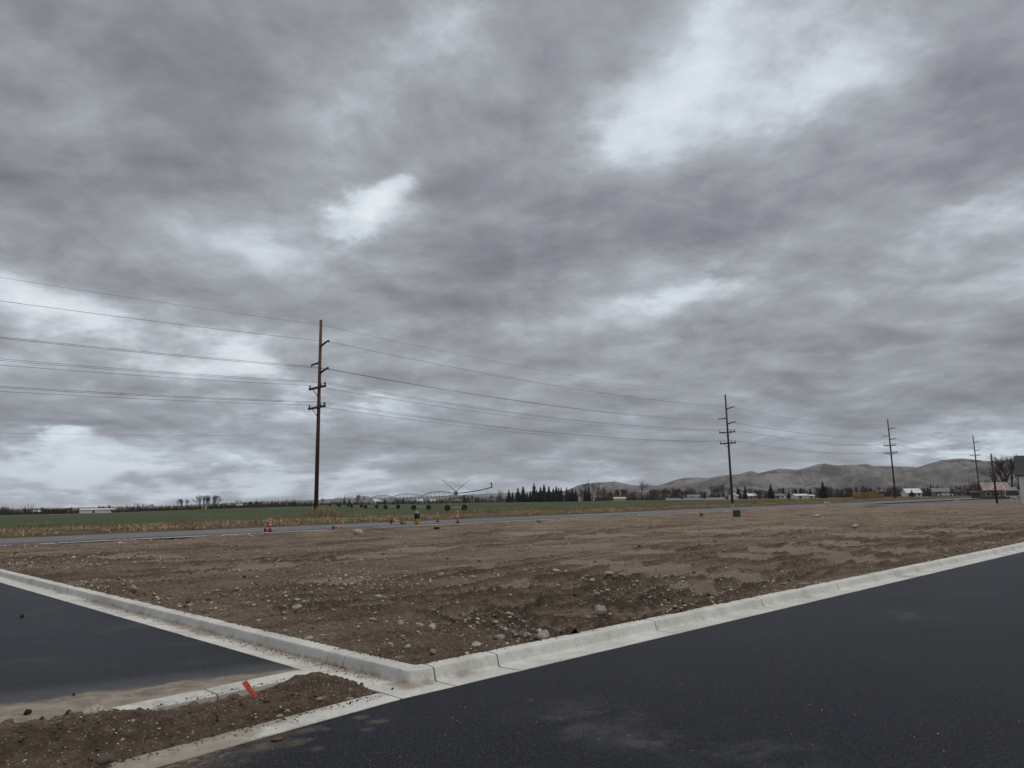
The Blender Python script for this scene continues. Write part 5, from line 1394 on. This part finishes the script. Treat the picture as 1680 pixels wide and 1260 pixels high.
for (kind, px, yt, d, lab, wd, i) in (
    (LEAF_O, 7, 830, 400, 'round grey-green tree at the far left edge', 1.0, 0),
    (LEAF_D, 70, 830, 410, 'dark bushy tree right of the tiny white shed', 1.1, 1),
    (BARE_T, 227, 825, 430, 'upright bare tree above the long grey-roofed barn', 0.8, 1),
    (BARE_T, 238, 825, 440, 'second bare tree above the long grey-roofed barn', 0.9, 0),
    (BARE_T, 248, 826, 435, 'third bare tree above the long grey-roofed barn', 0.9, 3),
    (BARE_T, 301, 817, 420, 'lone fan-shaped bare tree left of the big bare pair', 1.5, 3),
    (BARE_T, 333, 811, 410, 'left tree of the big spreading bare pair', 1.5, 3),
    (BARE_T, 348, 811, 412, 'right tree of the big spreading bare pair', 1.4, 3),
    (LEAF_O, 370, 824, 420, 'small dense bush right of the big bare pair', 0.9, 0),
    (BARE_T, 393, 818, 430, 'bare tree with rounded crown left of the tall brown pole', 1.1, 0),
    (CON, 484, 820, 430, 'dark conifer just left of the tall brown pole', 1.7, 2),
    (BARE_T, 529, 816, 500, 'bare tree just right of the tall brown pole', 1.0, 2),
    (CON, 565, 814, 540, 'left dark conifer of a pair right of the tall brown pole', 1.5, 0),
    (CON, 573, 817, 540, 'right dark conifer of a pair right of the tall brown pole', 1.5, 2),
    (BARE_T, 586, 811, 545, 'tall bare tree behind the far irrigator spans', 1.0, 3),
    (BARE_T, 594, 812, 548, 'second tall bare tree behind the far irrigator spans', 1.0, 2),
    (CON, 631, 817, 540, 'dark conifer right of the white gabled house', 1.5, 2),
    (LEAF_D, 651, 817, 530, 'dark round evergreen behind the third irrigator tower', 1.2, 1),
    (LEAF_D, 660, 818, 530, 'second dark round evergreen behind the third irrigator tower', 1.1, 0),
    (CON, 682, 819, 520, 'small dark conifer left of the second irrigator tower', 1.8, 2),
    (CON, 763, 813.5, 500, 'small dark conifer right of the last irrigator tower', 1.8, 2),
    (BARE_T, 821, 801, 470, 'slim bare tree left of the conifer row', 0.75, 1),
    (BARE_T, 972, 786, 450, 'tall bare tree at the right end of the conifer row', 0.9, 0),
    (BARE_T, 980, 790, 455, 'tall bare tree second from the right end of the conifer row', 0.8, 1),
    (BARE_T, 991, 795, 470, 'slender bare tree right of the tall bare pair', 0.6, 5),
    (BARE_T, 1052, 785, 440, 'tall lone bare tree with spreading crown in front of the hills', 0.8, 0),
    (LEAF_R, 1104, 796, 400, 'rust-brown leafy tree left of the second pole', 1.1, 1),
    (LEAF_O, 1112, 800, 398, 'olive-brown tree touching the rust-brown one', 1.0, 0),
    (BARE_R, 1078, 800, 420, 'reddish bare tree left of the rust-brown tree', 1.2, 4),
    (BARE_R, 1090, 799, 425, 'reddish bare tree touching the rust-brown tree', 1.2, 2),
    (CON, 1156, 806, 400, 'left dark conifer of three above the pale fence', 1.5, 0),
    (LEAF_D, 1169, 807, 400, 'middle dark evergreen of three above the pale fence', 1.3, 1),
    (CON, 1180, 808, 395, 'right dark conifer of three above the pale fence', 1.3, 2),
    (CON, 1211, 798, 390, 'dark conifer directly right of the second pole', 1.5, 0),
    (CON, 1223, 796, 395, 'second dark conifer right of the second pole', 1.4, 1),
    (LEAF_O, 1246, 799, 390, 'broad olive green tree right of the second pole', 1.2, 1),
    (CON, 1265, 794, 385, 'tall dark conifer among the trees right of the second pole', 1.7, 2),
    (CON, 1286, 798, 390, 'grey-green conifer left of the white metal shed', 1.2, 1),
    (CON, 1294, 806, 370, 'short dark conifer beside the white metal shed', 1.6, 2),
    (CON, 1306, 801, 380, 'conifer behind the left end of the white metal shed', 1.4, 0),
    (CON, 1314, 799.5, 385, 'pointed conifer behind the middle of the white metal shed', 1.2, 1),
    (CON, 1330, 801, 375, 'conifer behind the lean-to of the white metal shed', 1.4, 2),
    (CON, 1351, 790, 350, 'tallest dark broad conifer between the metal shed and the bales', 1.8, 2),
    (LEAF_D, 1420, 793, 300, 'dark round evergreen behind the straw bales', 1.35, 1),
    (CON, 1496, 803.5, 300, 'small dark conifer in front of the white house right of the third pole', 2.0, 2),
    (CON, 1528, 796, 330, 'dark conifer above the blue-grey house', 1.3, 0),
    (BARE_R, 1590, 797, 300, 'reddish bare shrub left of the farthest tall pole', 1.3, 4),
    (LEAF_D, 1620, 790, 260, 'dark evergreen behind the house with patchy roof', 1.3, 1),
    (BARE_T, 1636, 762, 260, 'bare tree behind the short service pole', 0.9, 1),
    (BARE_T, 1650, 744, 255, 'tallest bare tree at the right edge, left trunk', 0.9, 2),
    (BARE_T, 1664, 744, 250, 'tallest bare tree at the right edge, right trunk', 0.9, 3),
    (BARE_T, 1680, 747, 252, 'bare tree behind the roof of the white house', 0.9, 0),
    (BARE_T, 1610, 786, 290, 'low bare tree left of the farthest tall pole', 1.2, 2)):
    tree(kind, px, yt, d, lab, None, wd, i)
_o = ['first', 'second', 'third', 'fourth', 'fifth', 'sixth', 'seventh', 'eighth', 'ninth']
ORD = _o + ['tenth', 'eleventh', 'twelfth', 'thirteenth', 'fourteenth', 'fifteenth', 'sixteenth', 'seventeenth', 'eighteenth', 'nineteenth', 'twentieth'] + ['twenty-'+q for q in _o] + ['thirtieth']
# small trees no one could tell apart, in the long treeline
for (p0, p1, y0, y1, dd, kind, cnt, lab, grp) in (
    (75, 118, 831, 834, 410, LEAF_D, 9, 'small dark tree in the row right of the tiny white shed', 'dark trees right of the tiny white shed'),
    (160, 186, 828, 830, 470, BARE_T, 6, 'small bare tree above the long white barn', 'bare trees above the white barn'),
    (400, 422, 820, 823, 430, LEAF_D, 4, 'dark tree in the clump left of the tall brown pole', 'dark clump left of the brown pole'),
    (426, 480, 822, 825, 440, BARE_T, 14, 'small bare tree in the thicket left of the tall brown pole', 'thicket left of the brown pole'),
    (730, 820, 811, 816, 520, BARE_R, 20, 'small reddish bare tree in the thicket left of the conifer row', 'reddish thicket left of the conifers'),
    (985, 1050, 800, 808, 470, BARE_T, 16, 'small bare tree in the thicket right of the conifer row', 'thicket right of the conifers'),
    (1165, 1200, 790, 800, 430, BARE_T, 9, 'hazy bare tree behind the second pole', 'bare trees behind the second pole'),
    (1062, 1160, 799, 806, 440, BARE_T, 16, 'hazy bare tree in the thicket left of the second pole', 'thicket left of the second pole'),
    (1205, 1345, 798, 806, 430, BARE_T, 22, 'hazy bare tree in the thicket right of the second pole', 'thicket right of the second pole'),
    (1340, 1408, 795, 803, 400, BARE_T, 15, 'bare tree in the thicket left of the straw bales', 'thicket left of the bales'),
    (1440, 1600, 797, 806, 380, BARE_T, 30, 'bare tree in the thicket behind the houses on the right', 'thicket behind the houses')):
    for k in range(cnt):
        lb = f'{ORD[k]} from the left: ' + lab
        tree(kind, p0+(p1-p0)*(k+random.random())/cnt, random.uniform(y0, y1), dd+random.uniform(-25, 25), lb, grp, random.uniform(0.9, 1.5))

# far scrub that reads as one mass
def brush(name, segs, material, label):
    V, T = [], []; n = 0
    for (p0, p1, d, h, den) in segs:
        Lw = (p1-p0)*d/F; k = int(Lw*den)
        for i in range(k):
            x, y, z = spot(random.uniform(p0, p1), d+random.uniform(-15, 15)); hh = h*random.uniform(0.35, 1.15)*(0.75+1.3*max(0.0, mnoise.noise(Vector((x*0.09, y*0.09, 1)))))
            a = random.uniform(0, 6.28); w_ = random.uniform(0.10, 0.35); lx, ly = random.gauss(0, 0.25)*hh, random.gauss(0, 0.25)*hh
            V += [(x-math.cos(a)*w_, y-math.sin(a)*w_, z-0.1), (x+math.cos(a)*w_, y+math.sin(a)*w_, z-0.1), (x+lx, y+ly, z+hh)]
            T.append((n, n+1, n+2)); n += 3
    o = obj_from(name, tri_mesh(name, V, T), material); tag(o, label, 'scrub', kind='stuff')
brush('distant_scrub', [(-40, 60, 420, 3.6, 16), (60, 130, 420, 3.0, 14), (185, 330, 420, 3.3, 16), (340, 520, 430, 3.6, 16), (520, 640, 540, 3.0, 14), (640, 740, 530, 4.0, 14), (975, 1075, 460, 4.0, 14)], 'scrub', 'far brown scrub and hedges along the edge of the field')
brush('distant_scrub', [(740, 832, 530, 4.0, 14), (1060, 1130, 420, 4.0, 12), (1130, 1345, 420, 3.6, 12), (1345, 1460, 400, 5.0, 14), (1440, 1680, 400, 5.5, 14)], 'red_scrub', 'far reddish scrub below the hills')

# tall dry grass round the nearest poles
for (P_, k, rad_s, rad_n, hh0, lab) in ((POLES[1], 1500, 1.9, 1.3, 1.3, 'tall tan grass round the foot of the tall brown pole'), (POLES[2], 1500, 7.0, 1.2, 1.0, 'tall tan grass right of the second pole foot')):
    s0 = dot2(UO, P_)-(0 if P_ is POLES[1] else 2); n0 = dot2(NO, P_)-(0.8 if P_ is POLES[1] else 6.0)
    s = s0+rng.normal(0, rad_s*0.55, k); n = n0+rng.normal(0, rad_n*0.55, k)
    h_ = hh0*rng.uniform(0.35, 1.0, k)*np.exp(-((s-s0)/rad_s)**2*0.35)
    blades('dry_grass', s, n, h_, rng.uniform(0.02, 0.05, k), 'pale_grass', lab, 0.28)

# ================================================================== HAZE
hz = MB().box((0, 0, 175), (19000, 19000, 360)).build('haze', 'ink')
hz.data.materials.clear()
hm = bpy.data.materials.new('haze'); hm.use_nodes = True; k = NT(hm.node_tree); k.n.clear()
pv = k.new('ShaderNodeVolumePrincipled'); pv.inputs['Color'].default_value = (0.95, 0.97, 1.0, 1); pv.inputs['Density'].default_value = 0.00007
mo = k.new('ShaderNodeOutputMaterial'); k.l.new(pv.outputs[0], mo.inputs['Volume'])
hz.data.materials.append(hm); tag(hz, 'thin pale haze over the whole valley', 'haze', kind='stuff')
